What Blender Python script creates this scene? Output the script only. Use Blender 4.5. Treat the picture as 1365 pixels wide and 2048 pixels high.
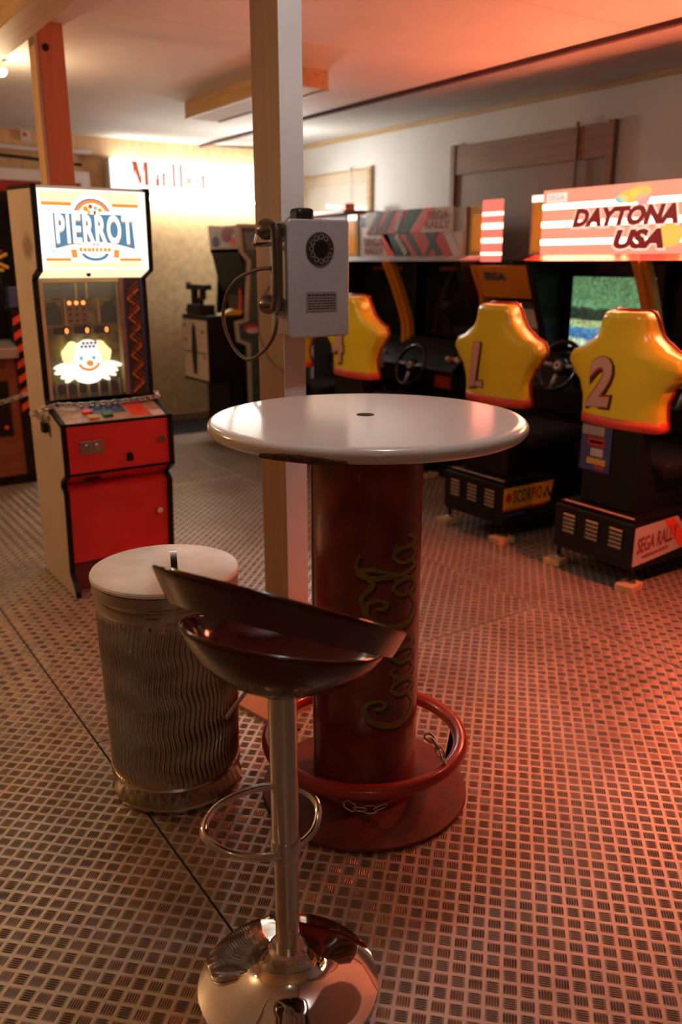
import bpy, bmesh, math, random
from mathutils import Vector, Matrix
random.seed(7)
PI = math.pi
for o in list(bpy.data.objects): bpy.data.objects.remove(o)
scn = bpy.context.scene
COL = scn.collection

# ------------------------------------------------------------------ camera, world, lamps, exposure
cam_d = bpy.data.cameras.new('camera'); cam = bpy.data.objects.new('camera', cam_d); COL.objects.link(cam)
cam.location = (0, 0, 1.52)
cam.rotation_euler = (math.radians(90 - 16.45), 0, math.radians(-33.85))
cam_d.sensor_fit = 'VERTICAL'; cam_d.sensor_height = 36; cam_d.sensor_width = 24
cam_d.lens = 1690 / 2048 * 36
cam_d.clip_start = 0.05
cam_d.dof.use_dof = True; cam_d.dof.focus_distance = 2.15; cam_d.dof.aperture_fstop = 2.4
scn.camera = cam
w = bpy.data.worlds.new('world'); scn.world = w; w.use_nodes = True
w.node_tree.nodes['Background'].inputs[0].default_value = (0.045, 0.035, 0.028, 1)
w.node_tree.nodes['Background'].inputs[1].default_value = 0.6
scn.view_settings.view_transform = 'Standard'; scn.view_settings.look = 'None'
scn.view_settings.gamma = 1; scn.view_settings.use_curve_mapping = False
scn.view_settings.exposure = 0.28

def lamp(name, kind, loc, energy, color, size=0.1, rot=None, spot=None):
    l = bpy.data.lights.new(name, kind); o = bpy.data.objects.new(name, l); COL.objects.link(o)
    l.energy = energy; l.color = color; o.location = loc
    if kind == 'AREA': l.size = size
    else: l.shadow_soft_size = size
    if kind == 'SPOT': l.spot_size = spot[0]; l.spot_blend = spot[1]
    if rot: o.rotation_euler = rot
    return o
lamp('warm_ceiling_lamp', 'POINT', (-0.55, 4.6, 2.00), 44, (1.0, 0.57, 0.25), 0.10)
lamp('table_ceiling_lamp', 'POINT', (1.35, 1.58, 2.48), 11, (0.95, 0.97, 1.0), 0.04)
lamp('left_spot_lamp', 'POINT', (1.285, 5.20, 2.34), 9, (1.0, 0.72, 0.42), 0.03)
lamp('front_ceiling_lamp', 'POINT', (-0.6, -1.5, 2.3), 6, (1.0, 0.85, 0.68), 0.05)
lamp('added_back_fill', 'POINT', (4.02, 6.85, 2.05), 25, (0.96, 0.98, 0.94), 0.05)  # added fill hidden behind the post to brighten back ceiling and wall
def aim(loc, at):
    d = Vector(at) - Vector(loc); return d.to_track_quat('-Z', 'Y').to_euler()
lamp('added_red_spot', 'SPOT', (3.45, 1.15, 2.46), 260, (1.0, 0.15, 0.07), 0.05, aim((3.45, 1.15, 2.46), (2.60, 2.25, 0)), (math.radians(62), 0.75))  # unseen spot added to redden the floor, cone kept off the table

# ------------------------------------------------------------------ materials
def mat(name, col, rough=0.5, metal=0.0, var=0.12, scale=6.0, bump=0.0, bscale=60.0, coat=0.0, emit=0.0, ecol=None,
        spec=0.5, alpha=1.0, stretch=(1, 1, 1), trans=0.0, rvar=0.0):
    m = bpy.data.materials.new(name); m.use_nodes = True
    nt = m.node_tree; b = nt.nodes['Principled BSDF']
    b.inputs['Roughness'].default_value = rough; b.inputs['Metallic'].default_value = metal
    b.inputs['Specular IOR Level'].default_value = spec
    b.inputs['Coat Weight'].default_value = coat; b.inputs['Coat Roughness'].default_value = 0.08
    b.inputs['Transmission Weight'].default_value = trans
    tc = nt.nodes.new('ShaderNodeTexCoord'); mp = nt.nodes.new('ShaderNodeMapping')
    mp.inputs['Scale'].default_value = stretch
    nt.links.new(tc.outputs['Object'], mp.inputs[0])
    n = nt.nodes.new('ShaderNodeTexNoise'); n.inputs['Scale'].default_value = scale; n.inputs['Detail'].default_value = 5
    nt.links.new(mp.outputs[0], n.inputs['Vector'])
    rp = nt.nodes.new('ShaderNodeValToRGB')
    rp.color_ramp.elements[0].position = 0.3; rp.color_ramp.elements[1].position = 0.72
    rp.color_ramp.elements[0].color = tuple(max(0, c * (1 - var)) for c in col) + (1,)
    rp.color_ramp.elements[1].color = tuple(min(1, c * (1 + var)) for c in col) + (1,)
    nt.links.new(n.outputs[0], rp.inputs[0]); nt.links.new(rp.outputs[0], b.inputs['Base Color'])
    if rvar:
        mr = nt.nodes.new('ShaderNodeMapRange'); mr.inputs[3].default_value = max(0, rough - rvar); mr.inputs[4].default_value = rough + rvar
        nt.links.new(n.outputs[0], mr.inputs[0]); nt.links.new(mr.outputs[0], b.inputs['Roughness'])
    if bump:
        n2 = nt.nodes.new('ShaderNodeTexNoise'); n2.inputs['Scale'].default_value = bscale; n2.inputs['Detail'].default_value = 4
        nt.links.new(mp.outputs[0], n2.inputs['Vector'])
        bp = nt.nodes.new('ShaderNodeBump'); bp.inputs['Strength'].default_value = bump; bp.inputs['Distance'].default_value = 0.01
        nt.links.new(n2.outputs[0], bp.inputs['Height']); nt.links.new(bp.outputs[0], b.inputs['Normal'])
    if emit:
        b.inputs['Emission Color'].default_value = (*(ecol or col), 1); b.inputs['Emission Strength'].default_value = emit
    b.inputs['Alpha'].default_value = alpha
    return m

def wood(name, c1, c2, rough=0.55, scale=3.0, stretch=(8, 8, 0.7), bump=0.15):
    m = mat(name, c1, rough, bump=bump, bscale=30, stretch=stretch, scale=scale)
    rp = [n for n in m.node_tree.nodes if n.type == 'VALTORGB'][0]
    rp.color_ramp.elements[0].color = (*c1, 1); rp.color_ramp.elements[1].color = (*c2, 1)
    return m

M = {}
M['white_wall'] = mat('white_wall_paint', (0.60, 0.585, 0.56), 0.75, var=0.05, scale=2, bump=0.06, bscale=30)
M['ceiling'] = mat('ceiling_board', (0.80, 0.74, 0.68), 0.7, var=0.06, scale=1.5, bump=0.05, bscale=14)
M['osb'] = mat('osb_board', (0.48, 0.32, 0.155), 0.75, var=0.17, scale=16, bump=0.25, bscale=40)
M['pine'] = wood('pale_pine', (0.50, 0.33, 0.17), (0.62, 0.43, 0.24))
M['pine_y'] = wood('pale_pine_along', (0.42, 0.26, 0.12), (0.58, 0.38, 0.19), stretch=(8, 0.7, 8))
M['orange_wood'] = wood('orange_stained_post', (0.46, 0.12, 0.02), (0.55, 0.17, 0.03), rough=0.45)
M['brown_wood'] = wood('brown_frame_wood', (0.20, 0.105, 0.055), (0.29, 0.16, 0.085), stretch=(8, 0.7, 8))
M['dark_batten'] = mat('dark_red_batten', (0.09, 0.02, 0.018), 0.6)
M['cream_paint'] = mat('cream_post_paint', (0.66, 0.65, 0.63), 0.5, var=0.05, bump=0.05, bscale=20)
M['white_lam'] = mat('white_laminate', (0.66, 0.63, 0.59), 0.15, var=0.03, scale=3, bump=0.01, bscale=200, spec=0.5)
M['chip'] = mat('exposed_chipboard', (0.10, 0.055, 0.03), 0.9, var=0.5, scale=60, bump=0.6, bscale=120)
M['black'] = mat('black_panel', (0.007, 0.0065, 0.006), 0.42, var=0.3, scale=5, spec=0.22)
M['black_soft'] = mat('black_rubber', (0.008, 0.007, 0.007), 0.65, var=0.3, spec=0.25)
M['black_gloss'] = mat('black_gloss', (0.008, 0.007, 0.007), 0.12, var=0.2)
M['can_red'] = mat('dark_red_can_paint', (0.165, 0.021, 0.015), 0.30, var=0.30, scale=16, bump=0.03, bscale=25, coat=0.35, rvar=0.06)
M['ring_red'] = mat('red_tube_enamel', (0.36, 0.022, 0.014), 0.28, var=0.12, scale=14, coat=0.4, bump=0.03, bscale=60)
M['base_red'] = mat('worn_red_base_paint', (0.13, 0.026, 0.017), 0.60, var=0.3, scale=30, bump=0.10, bscale=120)
M['gold'] = mat('faded_gold_print', (0.20, 0.125, 0.030), 0.42, var=0.2, scale=30)
M['gold_dark'] = mat('dark_print_shadow', (0.035, 0.012, 0.008), 0.5)
M['chrome'] = mat('chrome', (0.78, 0.75, 0.72), 0.045, 1.0, var=0.04, scale=20)
M['chrome_soft'] = mat('brushed_chrome', (0.62, 0.60, 0.56), 0.17, 1.0, var=0.08, scale=30, stretch=(1, 1, 0.1))
M['steel'] = mat('steel', (0.50, 0.49, 0.47), 0.32, 1.0, var=0.15, scale=30)
M['bin'] = mat('corrugated_bin_steel', (0.46, 0.43, 0.39), 0.20, 1.0, var=0.2, scale=10, rvar=0.06)
M['lid'] = mat('dull_lid_metal', (0.86, 0.83, 0.75), 0.40, 0.2, var=0.16, scale=9, rvar=0.1, bump=0.03, bscale=15)
M['abs_red'] = mat('dark_red_plastic', (0.050, 0.004, 0.003), 0.13, var=0.12, scale=4, coat=0.3, rvar=0.03, spec=0.45)
M['phone_grey'] = mat('hammered_grey_enamel', (0.31, 0.30, 0.295), 0.42, 0.15, var=0.05, scale=60, bump=0.05, bscale=160)
M['bakelite'] = mat('black_bakelite', (0.028, 0.018, 0.012), 0.28, var=0.2, coat=0.3)
M['brown_cord'] = mat('brown_cord_sleeve', (0.06, 0.034, 0.02), 0.5)
M['plate'] = mat('engraved_plate', (0.26, 0.235, 0.22), 0.4, 0.5, var=0.1, scale=30)
M['ink'] = mat('dark_ink', (0.022, 0.016, 0.018), 0.6)
M['cab_white'] = mat('off_white_cabinet_side', (0.46, 0.385, 0.315), 0.55, var=0.06, scale=4)
M['cab_red'] = mat('red_cabinet_door', (0.66, 0.028, 0.028), 0.42, var=0.10, scale=6)
M['cab_red_dark'] = mat('dark_red_kick', (0.12, 0.015, 0.012), 0.5)
M['cab_blue'] = mat('blue_print', (0.03, 0.06, 0.17), 0.4)
M['yellow'] = mat('yellow_seat_shell', (0.78, 0.64, 0.030), 0.26, var=0.06, scale=3, coat=0.3)
M['orange_fin'] = mat('orange_fin', (0.58, 0.21, 0.02), 0.35, var=0.08, coat=0.2)
M['hem_red'] = mat('orange_red_hem', (0.66, 0.070, 0.030), 0.4, var=0.06)
M['pipe_red'] = mat('red_piping', (0.30, 0.010, 0.016), 0.35)
M['num_pink'] = mat('pale_number_print', (0.56, 0.36, 0.30), 0.45, var=0.05)
M['num_red'] = mat('red_number_outline', (0.40, 0.02, 0.02), 0.45)
M['cream_print'] = mat('cream_print', (0.60, 0.52, 0.42), 0.5, var=0.08)
M['sign_white'] = mat('white_board_print', (0.46, 0.41, 0.39), 0.45, var=0.06)
M['sign_red'] = mat('red_board_print', (0.40, 0.025, 0.022), 0.45)
M['sign_orange'] = mat('orange_red_print', (0.70, 0.08, 0.03), 0.45)
M['sign_green'] = mat('dark_green_print', (0.012, 0.028, 0.018), 0.45)
M['sign_yellow'] = mat('yellow_print', (0.58, 0.34, 0.03), 0.45)
M['sign_blue'] = mat('blue_board_print', (0.035, 0.05, 0.16), 0.45)
M['sign_pink'] = mat('dull_red_print', (0.24, 0.035, 0.04), 0.5)
M['silver'] = mat('silver_trim', (0.42, 0.41, 0.40), 0.4, 0.6)
M['amber'] = mat('amber_panel', (0.42, 0.16, 0.02), 0.4, emit=0.25, ecol=(0.9, 0.30, 0.03))
M['frame_yellow'] = mat('pale_yellow_frame', (0.55, 0.42, 0.20), 0.45)
M['vent_cream'] = mat('cream_vent_slats', (0.34, 0.29, 0.20), 0.5)
M['dash_brown'] = mat('brown_panel', (0.085, 0.030, 0.018), 0.55)
M['dash_red'] = mat('red_dash_panel', (0.20, 0.02, 0.015), 0.4)
M['orange_led'] = mat('lit_orange_led', (1, 0.3, 0.1), 0.5, emit=3.0, ecol=(1.0, 0.22, 0.05))
M['glass'] = mat('smoked_glass', (0.5, 0.5, 0.5), 0.03, alpha=0.10, var=0.0)
M['foil'] = mat('clear_plastic_sheet', (0.72, 0.66, 0.58), 0.12, alpha=0.22, var=0.0, bump=0.35, bscale=6)
M['cardboard'] = mat('plain_wood_board', (0.42, 0.27, 0.15), 0.7, var=0.12, scale=10)
M['lamp_white'] = mat('lit_white_lamp', (1, 1, 1), 0.5, emit=6.0, ecol=(0.92, 0.97, 1.0))
M['plastic_white'] = mat('white_plastic', (0.62, 0.61, 0.59), 0.45, var=0.04)
M['redcloth'] = mat('red_blind', (0.34, 0.012, 0.018), 0.7)
M['screen_off'] = mat('switched_off_screen', (0.010, 0.008, 0.006), 0.06, var=0.2)

def emis(name, col, s):
    m = mat(name, tuple(min(1, c) * 0.35 for c in col), 0.35, var=0.03, scale=4, emit=s, ecol=col); return m
M['e_marlb'] = emis('lit_white_sign_face', (1.0, 0.97, 0.93), 1.45)
M['e_marlb_txt'] = emis('lit_orange_lettering', (0.70, 0.14, 0.04), 0.5)
M['e_tube'] = emis('sign_tube_light', (1.0, 0.95, 0.87), 60.0)
M['e_added_glow'] = emis('added_sign_top_glow', (1.0, 0.95, 0.87), 9.0)
M['e_marlb_thin'] = emis('lit_faint_orange_lettering', (0.66, 0.15, 0.06), 0.35)
M['e_cream'] = emis('lit_cream_marquee', (1.0, 0.80, 0.50), 1.0)
M['e_white'] = emis('lit_white_print', (1.0, 0.97, 0.90), 1.5)
M['e_pale'] = emis('lit_pale_cream', (1.0, 0.92, 0.74), 1.25)
M['e_orange'] = emis('lit_orange_print', (0.85, 0.30, 0.06), 0.9)
M['e_blue'] = emis('lit_blue_print', (0.10, 0.26, 0.42), 0.8)
M['e_navy'] = emis('lit_navy_line', (0.12, 0.16, 0.45), 0.7)
M['e_teal'] = emis('lit_teal_print', (0.25, 0.60, 0.55), 0.9)
M['e_red'] = emis('lit_red_print', (0.55, 0.10, 0.04), 0.8)
M['e_yellow'] = emis('lit_yellow_hair', (1.0, 0.82, 0.36), 1.3)
M['e_dark_red'] = emis('dark_red_lit_lettering', (0.22, 0.012, 0.012), 0.7)
M['e_pink'] = emis('lit_pink_outline', (1.0, 0.62, 0.48), 1.2)
M['e_gold'] = emis('lit_gold_print', (0.85, 0.52, 0.10), 0.9)
M['e_mauve'] = emis('lit_mauve_print', (0.85, 0.36, 0.40), 0.8)

def band_marquee(name, z0, z1, bands, base, hot, power):
    """lit plastic marquee with fluorescent tubes glowing through: tubes are real bands across the light box"""
    m = mat(name, base, 0.3, var=0.05, scale=3)
    nt = m.node_tree; b = nt.nodes['Principled BSDF']
    g = nt.nodes.new('ShaderNodeNewGeometry'); sp = nt.nodes.new('ShaderNodeSeparateXYZ'); nt.links.new(g.outputs['Position'], sp.inputs[0])
    mr = nt.nodes.new('ShaderNodeMapRange'); mr.inputs[1].default_value = z0; mr.inputs[2].default_value = z1
    nt.links.new(sp.outputs[2], mr.inputs[0])
    rp = nt.nodes.new('ShaderNodeValToRGB'); el = rp.color_ramp.elements
    el[0].position = 0; el[0].color = (0, 0, 0, 1); el[1].position = 1; el[1].color = (0, 0, 0, 1)
    for p, wd in bands:
        for q, v in ((p - wd, 0.0), (p - wd * 0.5, 1), (p + wd * 0.5, 1), (p + wd, 0.0)):
            e = el.new(q); e.color = (v, v, v, 1)
    nt.links.new(mr.outputs[0], rp.inputs[0])
    mx = nt.nodes.new('ShaderNodeMix'); mx.data_type = 'RGBA'
    mx.inputs[6].default_value = (*base, 1); mx.inputs[7].default_value = (*hot, 1)
    nt.links.new(rp.outputs[0], mx.inputs[0]); nt.links.new(mx.outputs[2], b.inputs['Emission Color'])
    b.inputs['Emission Strength'].default_value = power
    return m
M['e_day'] = band_marquee('lit_pink_marquee', 1.57, 1.94, ((0.19, 0.042), (0.47, 0.046), (0.75, 0.042)), (0.80, 0.27, 0.18), (138, 30, 13.5), 1.0)
M['e_tower'] = band_marquee('lit_red_marquee', 1.53, 1.92, ((0.12, 0.03), (0.34, 0.05), (0.58, 0.06), (0.78, 0.035)), (0.75, 0.16, 0.12), (9, 2.2, 1.4), 1.0)

def race_screen(name):
    m = mat(name, (0.02, 0.02, 0.02), 0.1)
    nt = m.node_tree; b = nt.nodes['Principled BSDF']
    g = nt.nodes.new('ShaderNodeNewGeometry'); sp = nt.nodes.new('ShaderNodeSeparateXYZ'); nt.links.new(g.outputs['Position'], sp.inputs[0])
    n = nt.nodes.new('ShaderNodeTexNoise'); n.inputs['Scale'].default_value = 6
    nt.links.new(g.outputs['Position'], n.inputs['Vector'])
    ad = nt.nodes.new('ShaderNodeMath'); ad.operation = 'MULTIPLY_ADD'; ad.inputs[1].default_value = 0.06
    nt.links.new(n.outputs[0], ad.inputs[0]); nt.links.new(sp.outputs[2], ad.inputs[2])
    mr = nt.nodes.new('ShaderNodeMapRange'); mr.inputs[1].default_value = 1.0; mr.inputs[2].default_value = 1.45
    nt.links.new(ad.outputs[0], mr.inputs[0])
    rp = nt.nodes.new('ShaderNodeValToRGB'); rp.color_ramp.interpolation = 'LINEAR'; el = rp.color_ramp.elements
    el[0].position = 0; el[0].color = (0.42, 0.55, 0.38, 1); el[1].position = 1; el[1].color = (0.10, 0.20, 0.09, 1)
    for p, c in ((0.16, (0.50, 0.62, 0.42)), (0.20, (0.05, 0.16, 0.36)), (0.32, (0.10, 0.28, 0.46)), (0.35, (0.40, 0.50, 0.22)),
                 (0.44, (0.28, 0.36, 0.16)), (0.46, (0.02, 0.03, 0.02)), (0.60, (0.03, 0.05, 0.03)), (0.63, (0.12, 0.26, 0.12))):
        e = el.new(p); e.color = (*c, 1)
    nt.links.new(mr.outputs[0], rp.inputs[0])
    n3 = nt.nodes.new('ShaderNodeTexNoise'); n3.inputs['Scale'].default_value = 24; n3.inputs['Distortion'].default_value = 2
    nt.links.new(g.outputs['Position'], n3.inputs['Vector'])
    mr3 = nt.nodes.new('ShaderNodeMapRange'); mr3.inputs[1].default_value = 0.35; mr3.inputs[2].default_value = 0.65; mr3.inputs[3].default_value = 0.5; mr3.inputs[4].default_value = 1.3
    nt.links.new(n3.outputs[0], mr3.inputs[0])
    nt.links.new(rp.outputs[0], b.inputs['Emission Color']); nt.links.new(mr3.outputs[0], b.inputs['Emission Strength'])
    return m
M['e_race'] = race_screen('racing_screen_picture')

P_TREAD = 0.0265
def floor_mat(name, plate):
    """checker plate: bare metal between the tread pads, grime held inside each pad"""
    m = mat(name, (0.54, 0.49, 0.425), 0.40, 0.50, var=0.20, scale=3.0, bump=0.04, bscale=8, rvar=0.07)
    nt = m.node_tree; b = nt.nodes['Principled BSDF']
    if plate:
        tc = nt.nodes.new('ShaderNodeTexCoord'); sp = nt.nodes.new('ShaderNodeSeparateXYZ'); nt.links.new(tc.outputs['Object'], sp.inputs[0])
        masks = []
        for op in ('ADD', 'SUBTRACT'):
            a = nt.nodes.new('ShaderNodeMath'); a.operation = op; nt.links.new(sp.outputs[0], a.inputs[0]); nt.links.new(sp.outputs[1], a.inputs[1])
            d = nt.nodes.new('ShaderNodeMath'); d.operation = 'MULTIPLY_ADD'; d.inputs[1].default_value = 1 / (2 * P_TREAD); d.inputs[2].default_value = 0.5; nt.links.new(a.outputs[0], d.inputs[0])
            f = nt.nodes.new('ShaderNodeMath'); f.operation = 'FRACT'; nt.links.new(d.outputs[0], f.inputs[0])
            s = nt.nodes.new('ShaderNodeMath'); s.operation = 'SUBTRACT'; s.inputs[1].default_value = 0.5; nt.links.new(f.outputs[0], s.inputs[0])
            ab = nt.nodes.new('ShaderNodeMath'); ab.operation = 'ABSOLUTE'; nt.links.new(s.outputs[0], ab.inputs[0])
            mr = nt.nodes.new('ShaderNodeMapRange'); mr.inputs[1].default_value = 0.43; mr.inputs[2].default_value = 0.35; nt.links.new(ab.outputs[0], mr.inputs[0])
            masks.append(mr)
        mu = nt.nodes.new('ShaderNodeMath'); mu.operation = 'MULTIPLY'; nt.links.new(masks[0].outputs[0], mu.inputs[0]); nt.links.new(masks[1].outputs[0], mu.inputs[1])
        fa = nt.nodes.new('ShaderNodeMath'); fa.operation = 'MULTIPLY'; fa.inputs[1].default_value = 0.55; nt.links.new(mu.outputs[0], fa.inputs[0])
        old = b.inputs['Base Color'].links[0].from_socket
        mx = nt.nodes.new('ShaderNodeMix'); mx.data_type = 'RGBA'; mx.inputs[7].default_value = (0.15, 0.10, 0.07, 1)
        nt.links.new(fa.outputs[0], mx.inputs[0]); nt.links.new(old, mx.inputs[6]); nt.links.new(mx.outputs[2], b.inputs['Base Color'])
    return m
M['floor'] = floor_mat('floor_metal', False)
M['floor_plate'] = floor_mat('checker_plate', True)
M['tread'] = mat('tread_bars', (0.19, 0.135, 0.10), 0.42, 0.7, var=0.3, scale=12)  # tone holds leftover dirt and the bars' dim reflections painted in

# ------------------------------------------------------------------ mesh helpers
def origin(o):
    v = Vector((0, 0, 0))
    while o: v = v + o.location; o = o.parent
    return v

class MB:
    def __init__(s): s.v = []; s.f = []
    def add(s, vs, fs):
        k = len(s.v); s.v += [tuple(v) for v in vs]; s.f += [tuple(i + k for i in f) for f in fs]; return s
    def box(s, x0, x1, y0, y1, z0, z1):
        return s.add([(x0, y0, z0), (x1, y0, z0), (x1, y1, z0), (x0, y1, z0), (x0, y0, z1), (x1, y0, z1), (x1, y1, z1), (x0, y1, z1)],
                     [(0, 3, 2, 1), (4, 5, 6, 7), (0, 1, 5, 4), (1, 2, 6, 5), (2, 3, 7, 6), (3, 0, 4, 7)])
    def prism(s, poly, axis, a0, a1):
        """poly: 2D points; axis 'x': (y,z), 'y': (x,z), 'z': (x,y)"""
        def p(q, a): return {'x': (a, q[0], q[1]), 'y': (q[0], a, q[1]), 'z': (q[0], q[1], a)}[axis]
        n = len(poly); vs = [p(q, a0) for q in poly] + [p(q, a1) for q in poly]
        return s.add(vs, [tuple(range(n)), tuple(range(2 * n - 1, n - 1, -1))] + [(i, i + n, (i + 1) % n + n, (i + 1) % n) for i in range(n)])
    def lathe(s, c, prof, seg=48, fn=None, caps=True):
        """prof: (r,z) from bottom to top about a vertical axis at c=(x,y)"""
        vs = []; fs = []
        for r, z in prof:
            for i in range(seg):
                a = 2 * PI * i / seg; rr = fn(r, z, a) if fn else r
                vs.append((c[0] + rr * math.cos(a), c[1] + rr * math.sin(a), z))
        for j in range(len(prof) - 1):
            for i in range(seg):
                k = (i + 1) % seg; fs.append((j * seg + i, j * seg + k, (j + 1) * seg + k, (j + 1) * seg + i))
        if caps:
            fs.append(tuple(range(seg - 1, -1, -1))); L = (len(prof) - 1) * seg; fs.append(tuple(range(L, L + seg)))
        return s.add(vs, fs)
    def cyl(s, p0, p1, r0, r1=None, seg=20):
        return s.tube([p0, p1], [r0, r0 if r1 is None else r1], seg)
    def tube(s, pts, r, seg=12, closed=False, flat=None):
        pts = [Vector(p) for p in pts]; n = len(pts); rs = r if isinstance(r, (list, tuple)) else [r] * n
        vs = []; fs = []; nrm = None
        for i, p in enumerate(pts):
            if closed: t = pts[(i + 1) % n] - pts[i - 1]
            else: t = pts[min(i + 1, n - 1)] - pts[max(i - 1, 0)]
            t.normalize()
            if nrm is None:
                nrm = Vector((0, 0, 1)) if abs(t.z) < 0.9 else Vector((1, 0, 0))
            nrm = (nrm - t * nrm.dot(t)).normalized(); b = t.cross(nrm)
            for k in range(seg):
                a = 2 * PI * k / seg; vs.append(p + nrm * (rs[i] * math.cos(a)) + b * (rs[i] * math.sin(a)))
        for i in range(n if closed else n - 1):
            j = (i + 1) % n
            for k in range(seg):
                l = (k + 1) % seg; fs.append((i * seg + k, i * seg + l, j * seg + l, j * seg + k))
        if not closed: fs.append(tuple(range(seg - 1, -1, -1))); fs.append(tuple((n - 1) * seg + k for k in range(seg)))
        return s.add(vs, fs)
    def grid(s, rows, closed_u=False):
        n = len(rows[0]); vs = [v for r in rows for v in r]; fs = []
        for j in range(len(rows) - 1):
            for i in range(n if closed_u else n - 1):
                k = (i + 1) % n; fs.append((j * n + i, j * n + k, (j + 1) * n + k, (j + 1) * n + i))
        return s.add(vs, fs)
    def xf(s, fn): s.v = [tuple(fn(Vector(v))) for v in s.v]; return s
    def build(s, name, m, parent=None, smooth=False, bevel=0.0, seg=2, solid=0.0, sub=0):
        vs = [Vector(v) for v in s.v]
        if parent: o0 = origin(parent)
        else:
            lo = [min(v[i] for v in vs) for i in range(3)]; hi = [max(v[i] for v in vs) for i in range(3)]
            o0 = Vector(((lo[0] + hi[0]) / 2, (lo[1] + hi[1]) / 2, lo[2]))
        me = bpy.data.meshes.new(name); me.from_pydata([v - o0 for v in vs], [], s.f)
        bm = bmesh.new(); bm.from_mesh(me); bmesh.ops.recalc_face_normals(bm, faces=bm.faces); bm.to_mesh(me); bm.free()
        if isinstance(m, str): m = M[m]
        me.materials.append(m)
        o = bpy.data.objects.new(name, me); COL.objects.link(o)
        if parent: o.parent = parent
        else: o.location = o0
        if solid:
            md = o.modifiers.new('solid', 'SOLIDIFY'); md.thickness = solid; md.offset = 0
        if bevel:
            md = o.modifiers.new('bevel', 'BEVEL'); md.width = bevel; md.segments = seg; md.limit_method = 'ANGLE'; md.angle_limit = math.radians(40)
        if sub:
            md = o.modifiers.new('sub', 'SUBSURF'); md.levels = sub; md.render_levels = sub
        if smooth:
            for p in me.polygons: p.use_smooth = True
            if smooth == 'auto': me.set_sharp_from_angle(angle=math.radians(35))
        return o

def tag(o, label=None, cat=None, group=None, kind=None):
    if label: o['label'] = label
    if cat: o['category'] = cat
    if group: o['group'] = group
    if kind: o['kind'] = kind
    return o
def thing(name, loc, label, cat, group=None):
    o = bpy.data.objects.new(name, None); COL.objects.link(o); o.location = loc; o.empty_display_size = 0.05
    return tag(o, label, cat, group)
def box(name, m, parent, x0, x1, y0, y1, z0, z1, bevel=0.0, seg=2):
    return MB().box(x0, x1, y0, y1, z0, z1).build(name, m, parent, bevel=bevel, seg=seg)
def prism(name, m, parent, poly, axis, a0, a1, bevel=0.0):
    return MB().prism(poly, axis, a0, a1).build(name, m, parent, bevel=bevel)

def text(name, body, m, parent, o, xd, yd, w=None, h=None, ext=0.001, shear=0.0, off=0.0, space=1.0, fn=None):
    """printed lettering: o = lower-left corner, xd/yd = reading and up directions, w/h = fitted size"""
    cu = bpy.data.curves.new('txt', 'FONT'); cu.body = body; cu.size = 1; cu.shear = shear; cu.offset = off; cu.space_character = space
    cu.extrude = 0.0; cu.resolution_u = 3
    t = bpy.data.objects.new('txt', cu); me = bpy.data.meshes.new_from_object(t)
    bpy.data.objects.remove(t); bpy.data.curves.remove(cu)
    xs = [v.co.x for v in me.vertices]; ys = [v.co.y for v in me.vertices]
    x0, x1, y0, y1 = min(xs), max(xs), min(ys), max(ys)
    sx = (w / (x1 - x0)) if w else h / (y1 - y0); sy = (h / (y1 - y0)) if h else sx
    if not w: sx = sy
    o = Vector(o); xd = Vector(xd).normalized(); yd = Vector(yd).normalized(); nd = xd.cross(yd)
    b = MB(); n = len(me.vertices)
    vs = [o + xd * ((v.co.x - x0) * sx) + yd * ((v.co.y - y0) * sy) for v in me.vertices]
    if fn: vs = [Vector(fn(v)) for v in vs]
    fs = [tuple(p.vertices) for p in me.polygons]
    cnt = {}
    for f in fs:
        for i in range(len(f)):
            e = (f[i], f[(i + 1) % len(f)]); cnt[e] = 1
    side = [e for e in cnt if (e[1], e[0]) not in cnt]
    top = [v + nd * ext for v in vs]
    b.add(top + vs, fs + [(e[0], e[0] + n, e[1] + n, e[1]) for e in side])
    bpy.data.meshes.remove(me)
    ob = b.build(name, m, parent)
    return ob

def blurred_print(name, n, m, parent, o, xd, yd, w, h):
    """a printed word too small to read in the photograph: a row of slim blocks"""
    o = Vector(o); xd = Vector(xd).normalized(); yd = Vector(yd).normalized(); nd = xd.cross(yd); b = MB(); st_ = w / n
    for i in range(n):
        a0, a1 = i * st_, i * st_ + st_ * random.uniform(0.62, 0.82); hh = h * random.uniform(0.85, 1.0)
        q = [o + xd * a0, o + xd * a1, o + xd * a1 + yd * hh, o + xd * a0 + yd * hh]
        b.add(q + [p + nd * 0.0006 for p in q], [(0, 3, 2, 1), (4, 5, 6, 7), (0, 1, 5, 4), (1, 2, 6, 5), (2, 3, 7, 6), (3, 0, 4, 7)])
    return b.build(name, m, parent)

def smooth_path(pts, n=8, closed=False):
    P = [Vector(p) for p in pts]; out = []; L = len(P)
    rng = range(L) if closed else range(L - 1)
    for i in rng:
        if closed: a, b, c, d = P[i - 1], P[i], P[(i + 1) % L], P[(i + 2) % L]
        else: a, b, c, d = P[max(i - 1, 0)], P[i], P[i + 1], P[min(i + 2, L - 1)]
        for k in range(n):
            t = k / n
            out.append(0.5 * ((2 * b) + (c - a) * t + (2 * a - 5 * b + 4 * c - d) * t * t + (3 * b - a - 3 * c + d) * t ** 3))
    if not closed: out.append(P[-1])
    return out
def lerp_table(tab, z):
    if z <= tab[0][0]: return tab[0][1]
    for (a, u), (b, v) in zip(tab, tab[1:]):
        if z <= b:
            t = (z - a) / (b - a); t = t * t * (3 - 2 * t); return u + (v - u) * t
    return tab[-1][1]

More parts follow.
